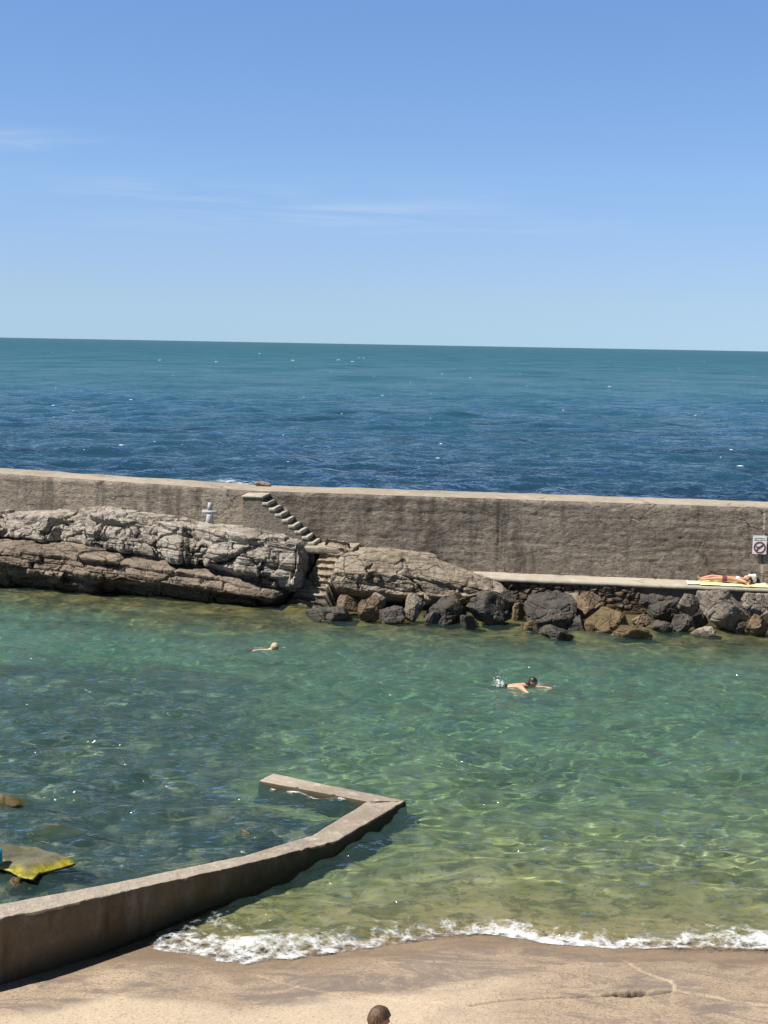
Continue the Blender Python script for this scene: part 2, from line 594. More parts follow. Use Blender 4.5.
M['grey_cloth'] = plain('grey_cloth', (0.16, 0.17, 0.19), 0.9, 0.1)
M['sign_white'] = plain('sign_white', (0.78, 0.77, 0.77), 0.45, 0.4, 0.04, 6)
M['sign_red'] = plain('sign_faded_red', (0.16, 0.045, 0.05), 0.5, 0.3, 0.1, 6)
M['sign_ink'] = plain('sign_ink', (0.16, 0.19, 0.19), 0.5, 0.3, 0.15, 30)
M['sign_black'] = plain('sign_black', (0.06, 0.045, 0.05), 0.5, 0.3)
M['cross'] = plain('pale_stone', (0.36, 0.37, 0.37), 0.85, 0.2, 0.2, 14)
M['turquoise'] = plain('turquoise_foam', (0.06, 0.46, 0.56), 0.6, 0.3, 0.06)

# brown streaked hair of the standing person
s = S('brown_hair')
hn = s.noise(s.map(s.obj(), (70, 70, 9)), 1.0, 4, 0.6, 0.6)
M['hair_brown'] = s.done(s.prin(s.ramp(hn, [(0.3, (0.035, 0.018, 0.009)), (0.55, (0.10, 0.052, 0.026)), (0.75, (0.19, 0.11, 0.06))]), 0.42, s.bump(hn, 0.8, 0.012), 0.45))

# masonry of the ledge: rounded dark stones in pale joints
s = S('ledge_masonry')
p = s.pos()
wv = s.n('ShaderNodeVectorMath', operation='ADD')
s.put(wv.inputs[0], s.map(p, (3.9, 0.4, 5.6)))
sc_ = s.n('ShaderNodeVectorMath', operation='SCALE')
s.put(sc_.inputs[0], s.noise(p, 1.5, 3, 0.6, col=True))
sc_.inputs['Scale'].default_value = 0.5
s.put(wv.inputs[1], sc_.outputs[0])
edge = s.vor(wv.outputs[0], 1.0, 'DISTANCE_TO_EDGE', 0.55)
cellc = s.vor(wv.outputs[0], 1.0, 'F1', 0.55, 'Color')
cb = s.sep(cellc)[0]
stone = s.mix(cb, (0.075, 0.055, 0.042), (0.17, 0.125, 0.088))
stone = s.mix(s.rng(s.noise(p, 14, 5, 0.7), 0.45, 0.75), stone, (0.06, 0.046, 0.034))
smooth_c = s.mix(s.noise(p, 5, 6, 0.7), (0.10, 0.08, 0.062), (0.20, 0.165, 0.13))
px_ = s.sep(p)[0]
right = s.rng(s.ma('ADD', px_, s.ma('MULTIPLY', s.noise(p, 1.5, 3), 1.5)), 8.2, 9.2)
joint = s.mix(s.rng(edge, 0.10, 0.02), stone, (0.035, 0.028, 0.022))
col = s.mix(right, joint, smooth_c)
z = s.sep(p)[2]
wz = s.ma('ADD', z, s.ma('MULTIPLY', s.ma('SUBTRACT', s.noise(p, 1.8, 4), 0.5), 0.5))
col = s.mix(s.ma('MULTIPLY', s.rng(wz, 0.45, 0.1), 0.8), col, (0.055, 0.04, 0.022))
hh = s.ma('ADD', s.ma('MULTIPLY', s.rng(edge, 0.0, 0.22), s.ma('SUBTRACT', 1.0, right)), s.ma('MULTIPLY', s.noise(p, 12, 5, 0.7), 0.5))
M['masonry'] = s.done(s.prin(col, 0.9, s.bump(hh, 1.0, 0.07), 0.2))

# ------------------------------------------------------------------ plan of the place
WZ = 3.26                                                    # top of the breakwater
WALL = np.array([(-70.0, 79.2), (-13.4, 51.6), (-4.3, 47.2), (11.6, 44.85), (70.0, 36.2)])


def wallY(x):
    return np.interp(x, WALL[:, 0], WALL[:, 1])


# jetty: outer top edge and widths, from its root on the beach to its end
JO = [at(-130, 952, 0.95), at(0, 920, 0.90), at(112, 895.6, 0.72), at(260, 862, 0.38), at(338, 841, 0.17), at(406, 801, 0.10)]
JI = [at(-130, 936, 0.95), at(0, 904.5, 0.90), at(112, 883.5, 0.72), at(240, 857, 0.39), at(311, 836, 0.18), at(367, 802, 0.10)]
JE_in = at(259, 781.5, 0.10)
JE_out = at(274, 774, 0.10)
JL = np.array([(a + b) / 2 for a, b in zip(JO, JI)])[:, :2]
d0 = (JL[0] - JL[1]) / np.linalg.norm(JL[0] - JL[1])
JLx = np.vstack([JL[0] + d0 * 14, JL])


def seg_dist(x, y, pts):
    """distance to a polyline and the side of it (+ on its left)"""
    best = np.full(np.shape(x), 1e9)
    side = np.zeros(np.shape(x))
    for a, b in zip(pts[:-1], pts[1:]):
        v = b - a
        L2 = v @ v
        t = np.clip(((x - a[0]) * v[0] + (y - a[1]) * v[1]) / L2, 0, 1)
        dx, dy = x - a[0] - t * v[0], y - a[1] - t * v[1]
        d = np.hypot(dx, dy)
        c = v[0] * (y - a[1]) - v[1] * (x - a[0])
        side = np.where(d < best, np.sign(c), side)
        best = np.minimum(best, d)
    return best, side


SHORE_PX = [(80, 962), (150, 947), (200, 952), (250, 963), (300, 957), (350, 950), (400, 945), (440, 938), (480, 934),
            (520, 937), (560, 943), (620, 948), (680, 950), (768, 953)]
SH = np.array([at(a, b, 0.0)[:2] for a, b in SHORE_PX])
SH = np.vstack([(-60, SH[0, 1] - 4.0), (SH[0, 0] - 4, SH[0, 1] - 0.8), SH, (SH[-1, 0] + 6, SH[-1, 1] - 0.1), (60, SH[-1, 1] - 1)])


def shoreY(x):
    return np.interp(x, SH[:, 0], SH[:, 1])


CRACKS = [[(470, 1014), (520, 1006), (560, 1003), (600, 1000), (616, 998), (640, 996), (660, 995), (673, 992)],
          [(628, 957), (640, 966), (655, 974), (668, 980), (674, 986), (673, 992)],
          [(673, 992), (700, 996), (730, 1003), (768, 1009), (800, 1013)],
          [(255, 968), (300, 985), (350, 998), (400, 1005), (440, 1010)]]
CRK = [np.array([at(a, b, 0.17)[:2] for a, b in c]) for c in CRACKS]


def bed(x, y):
    """height of beach and seabed, with masks: weed, rocky"""
    ys = shoreY(x)
    o = y - ys
    up = np.where(o < 0, -o, 0)
    zs = up * 0.115 - 0.006 * up ** 2
    zs = np.where(up > 9, 9 * 0.115 - 0.006 * 81, zs)
    od = np.where(o > 0, o, 0)
    zu = -(0.115 * od) / (1 + od * 0.028)
    zu = np.maximum(zu, -2.1)
    z = np.where(o < 0, zs, zu)
    # inside the jetty: knee-deep rocky pool
    d, _ = seg_dist(x, y, JLx)
    inside = (x < np.interp(y, JLx[:, 1], JLx[:, 0])) & (y < JLx[-1, 1])
    left = sstep(1.0, -4.5, x + 0.12 * (y - 26) + 1.4 * fbm(x * 0.3, y * 0.3, 0.5, 3, 5)) * sstep(40, 34, y)
    zin = -0.36 - 0.035 * np.clip(y - 18, 0, 20)
    zin = np.where(y < 17, -0.55 + (17 - y) * 0.14, zin)
    inmask = np.where(inside, sstep(0.0, 0.22, d), 0.0)
    k = np.maximum(inmask, left * (o > 2) * sstep(2, 5, o))
    z = z * (1 - k) + np.maximum(zin, z if False else zin) * k
    # foot of the breakwater
    b = wallY(x) - 3.3 - y
    near = sstep(7.0, 1.6, b + 1.6 * fbm(x * 0.6, y * 0.6, 2.5, 3, 9))
    zr = -0.24 - 0.07 * np.clip(b, -2, 12)
    z = z * (1 - near) + np.maximum(z, zr) * near
    rocky = np.clip(np.maximum(k * sstep(0.0, 0.5, np.maximum(-z, 0)), near), 0, 1)
    # relief
    n1 = fbm(x * 0.9, y * 0.9, 1.0, 4, 21)
    w1, w2, cid = worley(x * 1.3, y * 1.3, 0.0 * x + 0.5, 31)
    boul = np.clip(0.55 - w1, 0, 1) * (0.3 + 0.7 * cid)
    z = z + rocky * (0.08 * n1 + 0.36 * boul) * sstep(0.0, 0.5, -z)
    z = z + sstep(0.1, 0.8, -z) * 0.05 * fbm(x * 0.7, y * 1.4, 3.0, 3, 23)
    # dry / wet sand: soft undulation
    dry = sstep(0.01, 0.08, z)
    z = z + dry * (0.018 * fbm(x * 0.9, y * 0.9, 0.3, 4, 41) + 0.004 * fbm(x * 14, y * 14, 0.3, 3, 42))
    bed.near = near
    return z, rocky, o


def gridmesh(xs, ys):
    X, Y = np.meshgrid(xs, ys)
    return X, Y


def spaced(pts):
    """[(start, step), ..., (end,)] -> a 1-D grid with varying step"""
    out = []
    for (a, st), nx_ in zip(pts[:-1], pts[1:]):
        n = max(1, int(round((nx_[0] - a) / st)))
        out.append(np.linspace(a, nx_[0], n, endpoint=False))
    out.append(np.array([pts[-1][0]]))
    return np.concatenate(out)


# ---- beach and seabed: one sheet
xs = spaced([(-70, 2.0), (-22, 0.4), (-14, 0.1), (-6.2, 0.024), (6.4, 0.1), (16, 0.4), (24, 2.0), (70,)])
ys = spaced([(-30, 2.0), (6, 0.3), (13.5, 0.06), (15.2, 0.022), (19.3, 0.05), (28, 0.09), (48, 0.3), (55, 2), (66,)])
X, Y = gridmesh(xs, ys)
Z, rocky, off = bed(X, Y)
crk = np.zeros_like(Z)
seam = np.zeros_like(Z)
sub = (Y > 14) & (Y < 20) & (X > -5) & (X < 7)
for i, c in enumerate(CRK):
    xx, yy = X[sub], Y[sub]
    wob = 0.03 * fbm(xx * 7, yy * 7, 0.2, 4, 50 + i)
    d, sd = seg_dist(xx + wob, yy + wob, c)
    if i == 0:
        a, b = c[3], c[7]
        wide = 0.010 + 0.075 * np.exp(-(np.abs((xx - (a[0] * 0.55 + b[0] * 0.45)) / 0.27)) ** 3) * (0.75 + 0.5 * fbm(xx * 9, yy * 9, 0.1, 3, 57))
    else:
        wide = (0.013, 0.013, 0.012, 0.01)[i]
    g = sstep(1.5, 0.8, d / wide)
    deep = (0.16, 0.012, 0.010, 0.006)[i]
    zz = Z[sub] - g * deep * (np.ones_like(xx) if i else (0.10 + 0.90 * sstep(0.015, 0.045, wide)))
    zz = zz + sstep(0.6, 0.0, d) * np.where(sd > 0, 0.012, 0.0) * sstep(0.0, 0.03, d) * (1.0 if i < 3 else 0.5)
    Z[sub] = zz
    cs = crk[sub]
    if i:
        sm_ = seam[sub]
        seam[sub] = np.maximum(sm_, sstep(0.03, 0.008, d + 0.012 * fbm(xx * 6, yy * 6, 0, 3, 59)) * (0.9, 0.75, 0.5, 0.4)[i] * np.clip(0.75 + 1.0 * fbm(xx * 2.2, yy * 2.2, 0, 3, 60), 0.1, 1))
    else:
        g = np.maximum(g, sstep(0.03, 0.008, d) * np.clip(0.5 + 1.2 * fbm(xx * 2.5, yy * 2.5, 0, 3, 58), 0, 1))
    crk[sub] = np.maximum(cs, g * (sstep(0.008, 0.03, wide) * 0.45 + 0.55 if i == 0 else 0.0))
me = np_mesh('beach', np.stack([X, Y, Z], -1).reshape(-1, 3), grid_quads(len(ys), len(xs)))
attr(me, 'rocky', rocky)
attr(me, 'near', bed.near)
attr(me, 'off', off)
attr(me, 'crack', crk)
attr(me, 'seam', seam)

s = S('beach_and_seabed')
p = s.pos()
z = s.sep(p)[2]
n1 = s.noise(p, 1.1, 5, 0.6)
n2 = s.noise(p, 5.0, 5, 0.65)
gr = s.noise(p, 30.0, 3, 0.8)
gr2 = s.vor(p, 38.0, 'F1')
sandc = s.mix(s.rng(n1, 0.3, 0.7), (0.27, 0.208, 0.148), (0.345, 0.27, 0.195))
sandc = s.mix(s.ma('MULTIPLY', s.rng(gr, 0.50, 0.66), 0.85), sandc, (0.13, 0.085, 0.055))
sandc = s.mix(s.ma('MULTIPLY', s.rng(gr, 0.42, 0.27), 0.6), sandc, (0.58, 0.47, 0.35))
drk = s.noise(s.map(p, (0.8, 1.5, 1), (0, 0, 0.25)), 1.1, 7, 0.74, 0.8)
sandc = s.mix(s.ma('MULTIPLY', s.rng(drk, 0.45, 0.60), 0.85), sandc, (0.15, 0.122, 0.105))
# the nearest strip is drier and paler
offa = s.at('off')
spk = s.vor(p, 16.0, 'F1', 1.0)
sandc = s.mix(s.ma('MULTIPLY', s.rng(spk, 0.16, 0.06), 0.7), sandc, (0.075, 0.055, 0.042))
dryf = s.rng(s.ma('ADD', offa, s.ma('MULTIPLY', s.ma('SUBTRACT', s.noise(p, 0.9, 4), 0.5), 1.0)), -1.6, -2.1)
pale = s.mix(s.ma('MULTIPLY', s.rng(gr, 0.50, 0.68), 0.8), (0.46, 0.375, 0.275), (0.22, 0.16, 0.108))
dryf = s.ma('MULTIPLY', dryf, s.rng(s.ma('ADD', s.sep(p)[0], s.ma('MULTIPLY', s.noise(p, 0.8, 4), 2.0)), 3.4, 1.4))
sandc = s.mix(s.ma('MULTIPLY', dryf, 0.8), sandc, pale)
wetf = s.rng(s.ma('ADD', offa, s.ma('MULTIPLY', s.ma('SUBTRACT', s.noise(p, 1.4, 4), 0.5), 0.9)), -1.0, -0.25)
sandc = s.mix(s.ma('MULTIPLY', wetf, 0.62), sandc, (0.17, 0.118, 0.07))
sandc = s.mix(s.ma('MULTIPLY', s.at('seam'), 0.7), sandc, (0.50, 0.41, 0.29))
crf = s.at('crack')
sandc = s.mix(s.ma('MULTIPLY', crf, 0.9), sandc, (0.022, 0.016, 0.009))
# under water: ochre sand, olive weed film, brown rock in the rocky parts
und = s.mix(s.rng(s.noise(p, 0.8, 5, 0.6), 0.35, 0.65), (0.42, 0.36, 0.17), (0.29, 0.26, 0.10))
und = s.mix(s.ma('MULTIPLY', s.rng(s.noise(p, 1.9, 6, 0.72, 0.5), 0.48, 0.60), 0.75), und, (0.10, 0.105, 0.03))
und = s.mix(s.ma('MULTIPLY', s.rng(s.noise(p, 7.0, 4, 0.7), 0.52, 0.66), 0.6), und, (0.13, 0.12, 0.05))
rk = s.mix(s.rng(s.noise(p, 1.5, 6, 0.7, 0.6), 0.46, 0.66), (0.022, 0.032, 0.032), (0.38, 0.29, 0.19))
rk = s.mix(s.ma('MULTIPLY', s.rng(s.noise(p, 4.1, 5, 0.7), 0.55, 0.7), 0.8), rk, (0.16, 0.145, 0.02))
rk = s.mix(s.ma('MULTIPLY', s.rng(s.noise(p, 0.7, 3, 0.6), 0.5, 0.62), 0.6), rk, (0.035, 0.032, 0.022))
pb = s.noise(s.map(p, (1, 1.3, 1), (0, 0, 0), (7, 3, 0)), 0.75, 6, 0.7, 0.9)
rk = s.mix(s.ma('MULTIPLY', s.rng(pb, 0.53, 0.60), 0.9), rk, (0.012, 0.022, 0.026))
rk = s.mix(s.ma('MULTIPLY', s.rng(pb, 0.44, 0.37), 0.75), rk, (0.52, 0.39, 0.25))
und = s.mix(s.rng(s.ma('ADD', s.at('rocky'), s.ma('MULTIPLY', s.ma('SUBTRACT', n2, 0.5), 0.8)), 0.25, 0.6), und, rk)
nk = s.mix(s.rng(s.noise(p, 1.1, 5, 0.65, 0.4), 0.38, 0.62), (0.075, 0.055, 0.016), (0.25, 0.18, 0.065))
nk = s.mix(s.ma('MULTIPLY', s.rng(s.noise(p, 2.7, 5, 0.7), 0.54, 0.68), 0.8), nk, (0.24, 0.21, 0.02))
nk = s.mix(s.ma('MULTIPLY', s.rng(s.noise(p, 1.9, 4, 0.65), 0.55, 0.66), 0.7), nk, (0.03, 0.026, 0.012))
und = s.mix(s.rng(s.at('near'), 0.1, 0.7), und, nk)
uf = s.rng(z, 0.0, -0.10)
col = s.mix(uf, sandc, und)
hgt = s.ma('ADD', s.ma('MULTIPLY', gr, 0.45), s.ma('MULTIPLY', n2, 0.5))
rg = s.rng(wetf, 0, 1, 0.9, 0.55)
M['beach'] = s.done(s.prin(col, rg, s.bump(hgt, 0.5, 0.03), 0.25))
beach = link('beach', me, M['beach'])
tag(beach, kind='structure')

# ------------------------------------------------------------------ water
WAVES = []
rw = np.random.default_rng(5)
for k in range(60):
    lam = 0.20 * (2.4 / 0.20) ** rw.random()
    th = math.radians(rw.normal(-78, 34))
    st = 0.038 * (lam / 0.8) ** 0.05
    WAVES.append((lam, th, st * lam / (2 * math.pi), rw.random() * 6.283))


def pool_wave(x, y, xs_amp):
    wx = x + 0.35 * vnoise(x * 0.5, y * 0.5, 0.1, 61)
    wy = y + 0.35 * vnoise(x * 0.5, y * 0.5, 4.1, 62)
    h = 0
    for lam, th, a, ph in WAVES:
        kk = 2 * math.pi / lam
        h = h + a * np.sin(kk * (math.cos(th) * wx + math.sin(th) * wy) + ph)
    return h * xs_amp


def water_z(x, y, off_, dep_):
    g_ = 0.75 + 0.5 * (0.5 + 0.5 * fbm(x * 0.15, y * 0.25, 0.7, 3, 71))
    zz_ = pool_wave(x, y, g_ * (0.25 + 0.75 * sstep(0.0, 0.35, dep_)))
    # the small breaker running up the beach and the swell behind it
    b1_ = np.exp(-((off_ - 0.55) / 0.28) ** 2) * (0.05 + 0.05 * vnoise(x * 0.8, 0 * x, 0 * x, 77))
    b2_ = np.exp(-((off_ - 2.2 - 0.3 * np.sin(x * 0.9)) / 0.35) ** 2) * 0.03
    return zz_ + (b1_ + b2_) * sstep(-0.1, 0.2, off_)


xs = spaced([(-70, 2.0), (-24, 0.5), (-16, 0.08), (-8.0, 0.05), (8.5, 0.08), (15, 0.5), (24, 2.0), (70,)])
ys = spaced([(12.0, 0.3), (16.0, 0.04), (24, 0.055), (34, 0.085), (48, 0.5), (50,)])
X, Y = gridmesh(xs, ys)
ymax = wallY(X) - 0.6
Bz, rocky, off = bed(X, Y)
dep = np.maximum(-Bz, 0)
Zw = water_z(X, Y, off, dep)
keep = (Y < ymax)
Q = grid_quads(len(ys), len(xs))
kf = keep.ravel()
zc = (Bz.ravel() < 0.25)
Q = Q[(kf[Q].all(1)) & (zc[Q].any(1))]
used = np.unique(Q)
rem = np.full(X.size, -1)
rem[used] = np.arange(len(used))
V = np.stack([X, Y, Zw], -1).reshape(-1, 3)[used]
me = np_mesh('pool_water', V, rem[Q])
attr(me, 'depth', dep.ravel()[used])
attr(me, 'rocky', rocky.ravel()[used])

CAUSTICS = True
s = S('clear_green_water')
p = s.pos()
dp = s.at('depth')
rip = s.noise(s.map(p, (3.1, 4.6, 1), (0, 0, 0.15)), 1.0, 3, 0.55, 0.5)
rip2 = s.noise(s.map(p, (1.6, 3.4, 1), (0, 0, -0.2)), 1.0, 3, 0.55)
bmp = s.bump(s.ma('ADD', s.ma('MULTIPLY', rip, 1.1), s.ma('MULTIPLY', rip2, 0.9)), 1.0, 0.10)
bmr = s.bump(s.ma('ADD', s.ma('MULTIPLY', rip, 0.5), s.ma('MULTIPLY', rip2, 0.9)), 0.35, 0.05)


def expd(k):
    return s.ma('POWER', 2.718, s.ma('MULTIPLY', dp, -k))


cmb = s.n('ShaderNodeCombineColor')
s.put(cmb.inputs[0], expd(0.50))
s.put(cmb.inputs[1], expd(0.12))
s.put(cmb.inputs[2], expd(0.15))
tintc = cmb.outputs[0]
rf = s.n('ShaderNodeBsdfRefraction')
s.put(rf.inputs['Color'], tintc)
rf.inputs['IOR'].default_value = 1.333
rf.inputs['Roughness'].default_value = 0.0
s.put(rf.inputs['Normal'], bmr)
murk = s.n('ShaderNodeBsdfDiffuse')
mcol = s.mix(s.rng(s.noise(p, 0.35, 4, 0.6), 0.35, 0.65), (0.080, 0.165, 0.150), (0.108, 0.205, 0.185))
s.put(murk.inputs['Color'], mcol)
fm = s.ma('SUBTRACT', 1.0, expd(0.38))
trn = s.n('ShaderNodeBsdfTransparent')
thin = s.mixs(s.ma('GREATER_THAN', dp, 0.05), trn.outputs[0], rf.outputs[0])
body = s.mixs(s.ma('MULTIPLY', fm, 0.92), thin, murk.outputs[0])
gl = s.n('ShaderNodeBsdfGlossy')
gl.inputs['Roughness'].default_value = 0.06
s.put(gl.inputs['Color'], (1, 1, 1))
s.put(gl.inputs['Normal'], bmp)
fr = s.n('ShaderNodeFresnel')
fr.inputs['IOR'].default_value = 1.333
s.put(fr.inputs['Normal'], bmp)
M['pool'] = s.done(s.mixs(s.ma('MINIMUM', fr.outputs[0], 0.6), body, gl.outputs[0]))
pool = link('pool_water', me, M['pool'])
tag(pool, kind='structure')
if CAUSTICS:
    pool.cycles.is_caustics_caster = True
    sl.cycles.is_caustics_light = True
    beach.cycles.is_caustics_receiver = True

# ---- open sea, out to the horizon
ang = np.concatenate([np.linspace(-84, -24, 40, endpoint=False), np.linspace(-24, 24, 520, endpoint=False), np.linspace(24, 84, 41)])
ts = np.tan(np.radians(ang))
rows = [41.0]
while rows[-1] < 420:
    rows.append(rows[-1] + (0.8 if rows[-1] < 66 else 0.22 * (rows[-1] / 75) ** 1.8))
while rows[-1] < 60000:
    rows.append(rows[-1] * 1.12)
rows = np.array(rows)
X = rows[:, None] * ts[None, :]
Yg = np.repeat(rows[:, None], len(ts), 1)
hs = 0
cell = 0.22 * (np.maximum(Yg, 66) / 75) ** 1.8
wx = X + 1.5 * vnoise(X * 0.12, Yg * 0.12, 0.1, 81)
wy = Yg + 1.5 * vnoise(X * 0.12, Yg * 0.12, 5.1, 82)
for k in range(60):
    lam = 1.1 * (9.0 / 1.1) ** (rw.random() ** 1.2)
    th = math.radians(rw.normal(-75, 50))
    a = 0.040 * lam / (2 * math.pi)
    fade = np.clip((lam / cell - 2.0) / 3.0, 0, 1)
    kk = 2 * math.pi / lam
    hs = hs + a * fade * np.sin(kk * (math.cos(th) * wx + math.sin(th) * wy) + rw.random() * 6.283)
hs = hs * (0.8 + 0.5 * vnoise(X * 0.03, Yg * 0.03, 0.4, 83))
Q = grid_quads(len(rows), len(ts))
ok = (Yg > wallY(X) + 0.9).ravel()
Q = Q[ok[Q].all(1)]
used = np.unique(Q)
rem = np.full(X.size, -1)
rem[used] = np.arange(len(used))
V = np.stack([X, Yg, hs - 0.02], -1).reshape(-1, 3)[used]
me = np_mesh('sea', V, rem[Q])
s = S('sea_water')
p = s.pos()
X_, Y_, Z_ = s.sep(p)
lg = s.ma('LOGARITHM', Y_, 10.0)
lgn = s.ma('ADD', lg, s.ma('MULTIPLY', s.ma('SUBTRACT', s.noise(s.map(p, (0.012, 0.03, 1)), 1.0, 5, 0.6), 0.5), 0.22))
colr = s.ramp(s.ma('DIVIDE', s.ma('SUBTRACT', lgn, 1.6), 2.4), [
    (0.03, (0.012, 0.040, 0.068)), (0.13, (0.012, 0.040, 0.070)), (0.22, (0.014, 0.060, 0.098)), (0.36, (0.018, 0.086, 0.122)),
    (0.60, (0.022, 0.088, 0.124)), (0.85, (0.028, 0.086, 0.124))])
patch = s.noise(s.map(p, (0.03, 0.10, 1)), 1.0, 5, 0.6, 0.4)
nearf = s.rng(Y_, 260.0, 110.0)
colr = s.mix(s.ma('MULTIPLY', s.ma('MULTIPLY', s.rng(patch, 0.5, 0.64), nearf), 0.6), colr, (0.008, 0.018, 0.038))
b1 = s.noise(s.map(p, (1.0, 0.75, 1)), 1.0, 3, 0.6, 0.3)
b2 = s.noise(s.map(p, (0.36, 0.32, 1)), 1.0, 4, 0.6, 0.3)
bmp = s.bump(s.ma('ADD', s.ma('MULTIPLY', b1, 0.6), s.ma('MULTIPLY', b2, 0.7)), 1.0, 1.0)
df = s.n('ShaderNodeBsdfDiffuse')
s.put(df.inputs['Color'], colr)
gl = s.n('ShaderNodeBsdfGlossy')
gl.inputs['Roughness'].default_value = 0.08
s.put(gl.inputs['Normal'], bmp)
fr = s.n('ShaderNodeFresnel')
fr.inputs['IOR'].default_value = 1.333
s.put(fr.inputs['Normal'], bmp)
cap = s.rng(lg, 2.0, 3.2, 1.0, 0.28)
gs = s.noise(s.map(p, (0.035, 0.016, 1)), 1.0, 9, 0.78, 0.3)
ff = s.ma('MULTIPLY', s.ma('MULTIPLY', fr.outputs[0], cap), s.rng(gs, 0.32, 0.68, 0.35, 1.6))
colr2 = s.mix(s.ma('MULTIPLY', s.rng(gs, 0.52, 0.36), 0.35), colr, (0.012, 0.050, 0.078))
s.put(df.inputs['Color'], colr2)
M['sea'] = s.done(s.mixs(ff, df.outputs[0], gl.outputs[0]))
sea = link('sea', me, M['sea'])
tag(sea, kind='structure')


# ------------------------------------------------------------------ foam
def foam_mat(name, scale, thr, soft, col=(0.66, 0.68, 0.69)):
    s = S(name)
    p = s.pos()
    d = s.at('dens')
    warp = s.n('ShaderNodeVectorMath', operation='ADD')
    sc2 = s.n('ShaderNodeVectorMath', operation='SCALE')
    s.put(sc2.inputs[0], s.noise(p, scale * 0.45, 5, 0.65, col=True))
    sc2.inputs['Scale'].default_value = 0.55
    s.put(warp.inputs[0], p)
    s.put(warp.inputs[1], sc2.outputs[0])
    vd = s.vor(warp.outputs[0], scale, 'DISTANCE_TO_EDGE')
    vd2 = s.vor(warp.outputs[0], scale * 2.7, 'DISTANCE_TO_EDGE')
    n = s.noise(p, scale * 1.1, 7, 0.75, 0.3)
    lace = s.ma('ADD', s.rng(vd, 0.30, 0.0, 0.0, 0.26), s.rng(vd2, 0.30, 0.0, 0.0, 0.16))
    v = s.ma('ADD', s.ma('ADD', lace, s.ma('MULTIPLY', s.ma('SUBTRACT', n, 0.5), 2.0)), s.ma('SUBTRACT', d, 1.0))
    a = s.rng(v, thr, thr + soft)
    tr = s.n('ShaderNodeBsdfTransparent')
    sh = s.prin(s.mix(n, tuple(c * 0.8 for c in col), col), 0.9, s.bump(s.ma('ADD', n, s.ma('MULTIPLY', lace, 0.6)), 0.7, 0.035), 0.1)
    return s.done(s.mixs(s.ma('MULTIPLY', a, 0.96), tr.outputs[0], sh))


M['foam'] = foam_mat('shore_foam', 3.8, -0.12, 0.75)
M['surf'] = foam_mat('surf_foam', 0.9, 0.0, 0.6)

FB = [(145, 934, 8, .9), (165, 930, 20, 1.0), (190, 928, 26, 1.0), (220, 930, 32, 1.05), (250, 932, 34, 1.05), (280, 934, 26, .95), (310, 934, 24, .9),
      (350, 930, 22, .85), (390, 924, 22, .8), (425, 921, 19, .85), (455, 918, 18, .85), (485, 921, 14, .95), (515, 928, 11, 1.1), (545, 934, 10, 1.15),
      (575, 936, 10, 1.1), (610, 936, 12, 1.0), (640, 936, 13, 1.0), (670, 936, 13, .95), (700, 931, 18, .9), (730, 929, 20, .95), (768, 930, 22, 1.0), (830, 932, 20, 1.0)]
xf = np.array([at(a, b, 0.0)[0] for a, b, c, d in FB])
yt = np.array([at(a, b, 0.02)[1] for a, b, c, d in FB])
yb = np.array([at(a, b + c, 0.02)[1] for a, b, c, d in FB])
dn = np.array([d for a, b, c, d in FB])
gx = np.arange(xf[0], xf[-1], 0.025)
gv = np.linspace(-1.6, 1.12, 90)
X, Vv = np.meshgrid(gx, gv)
YT, YB, DN = np.interp(X, xf, yt), np.interp(X, xf, yb), np.interp(X, xf, dn)
Y = YT + (YB - YT) * Vv + 0.05 * fbm(X * 3, Vv, 0.5, 3, 91)
Bz, _, off = bed(X, Y)
dep = np.maximum(-Bz, 0)
Zf = np.maximum(water_z(X, Y, off, dep) + 0.026, Bz + 0.008)
Zf = Zf + 0.015 * np.clip(fbm(X * 9, Y * 9, 0.3, 3, 93), 0, 1)
prof = np.where(Vv < 0, 0.62 * sstep(-1.6, 0.1, Vv), 0.62 + 0.36 * sstep(0.0, 0.5, Vv)) * sstep(1.12, 0.93, Vv)
dens = prof * DN * sstep(0, 0.25, X - gx[0]) + 0.17 * fbm(X * 1.3, Y * 1.6, 0.0, 3, 94)
me = np_mesh('foam', np.stack([X, Y, Zf], -1).reshape(-1, 3), grid_quads(len(gv), len(gx)))
attr(me, 'dens', dens)
fo = link('shore_foam', me, M['foam'])
tag(fo, 'white lacy foam of a small wave along the sand edge', 'foam', kind='stuff')

# surf breaking on the far side of the breakwater
gx = np.arange(-16, -2.0, 0.12)
gv = np.linspace(0, 1, 60)
X, Vv = np.meshgrid(gx, gv)
Y = 72 + Vv * 16 - 0.42 * (X + 8)
dens = sstep(0, 0.15, Vv) * sstep(1, 0.55, Vv) * np.exp(-((X + 8.2) / 3.4) ** 2) * 1.0
Zf = 0.22 + 0.15 * fbm(X * 0.8, Y * 0.5, 0, 3, 95)
me = np_mesh('surf', np.stack([X, Y, Zf], -1).reshape(-1, 3), grid_quads(len(gv), len(gx)))
attr(me, 'dens', dens)
so_ = link('surf_foam', me, M['surf'])
tag(so_, 'white surf churning on the open sea just behind the breakwater', 'foam', kind='stuff')

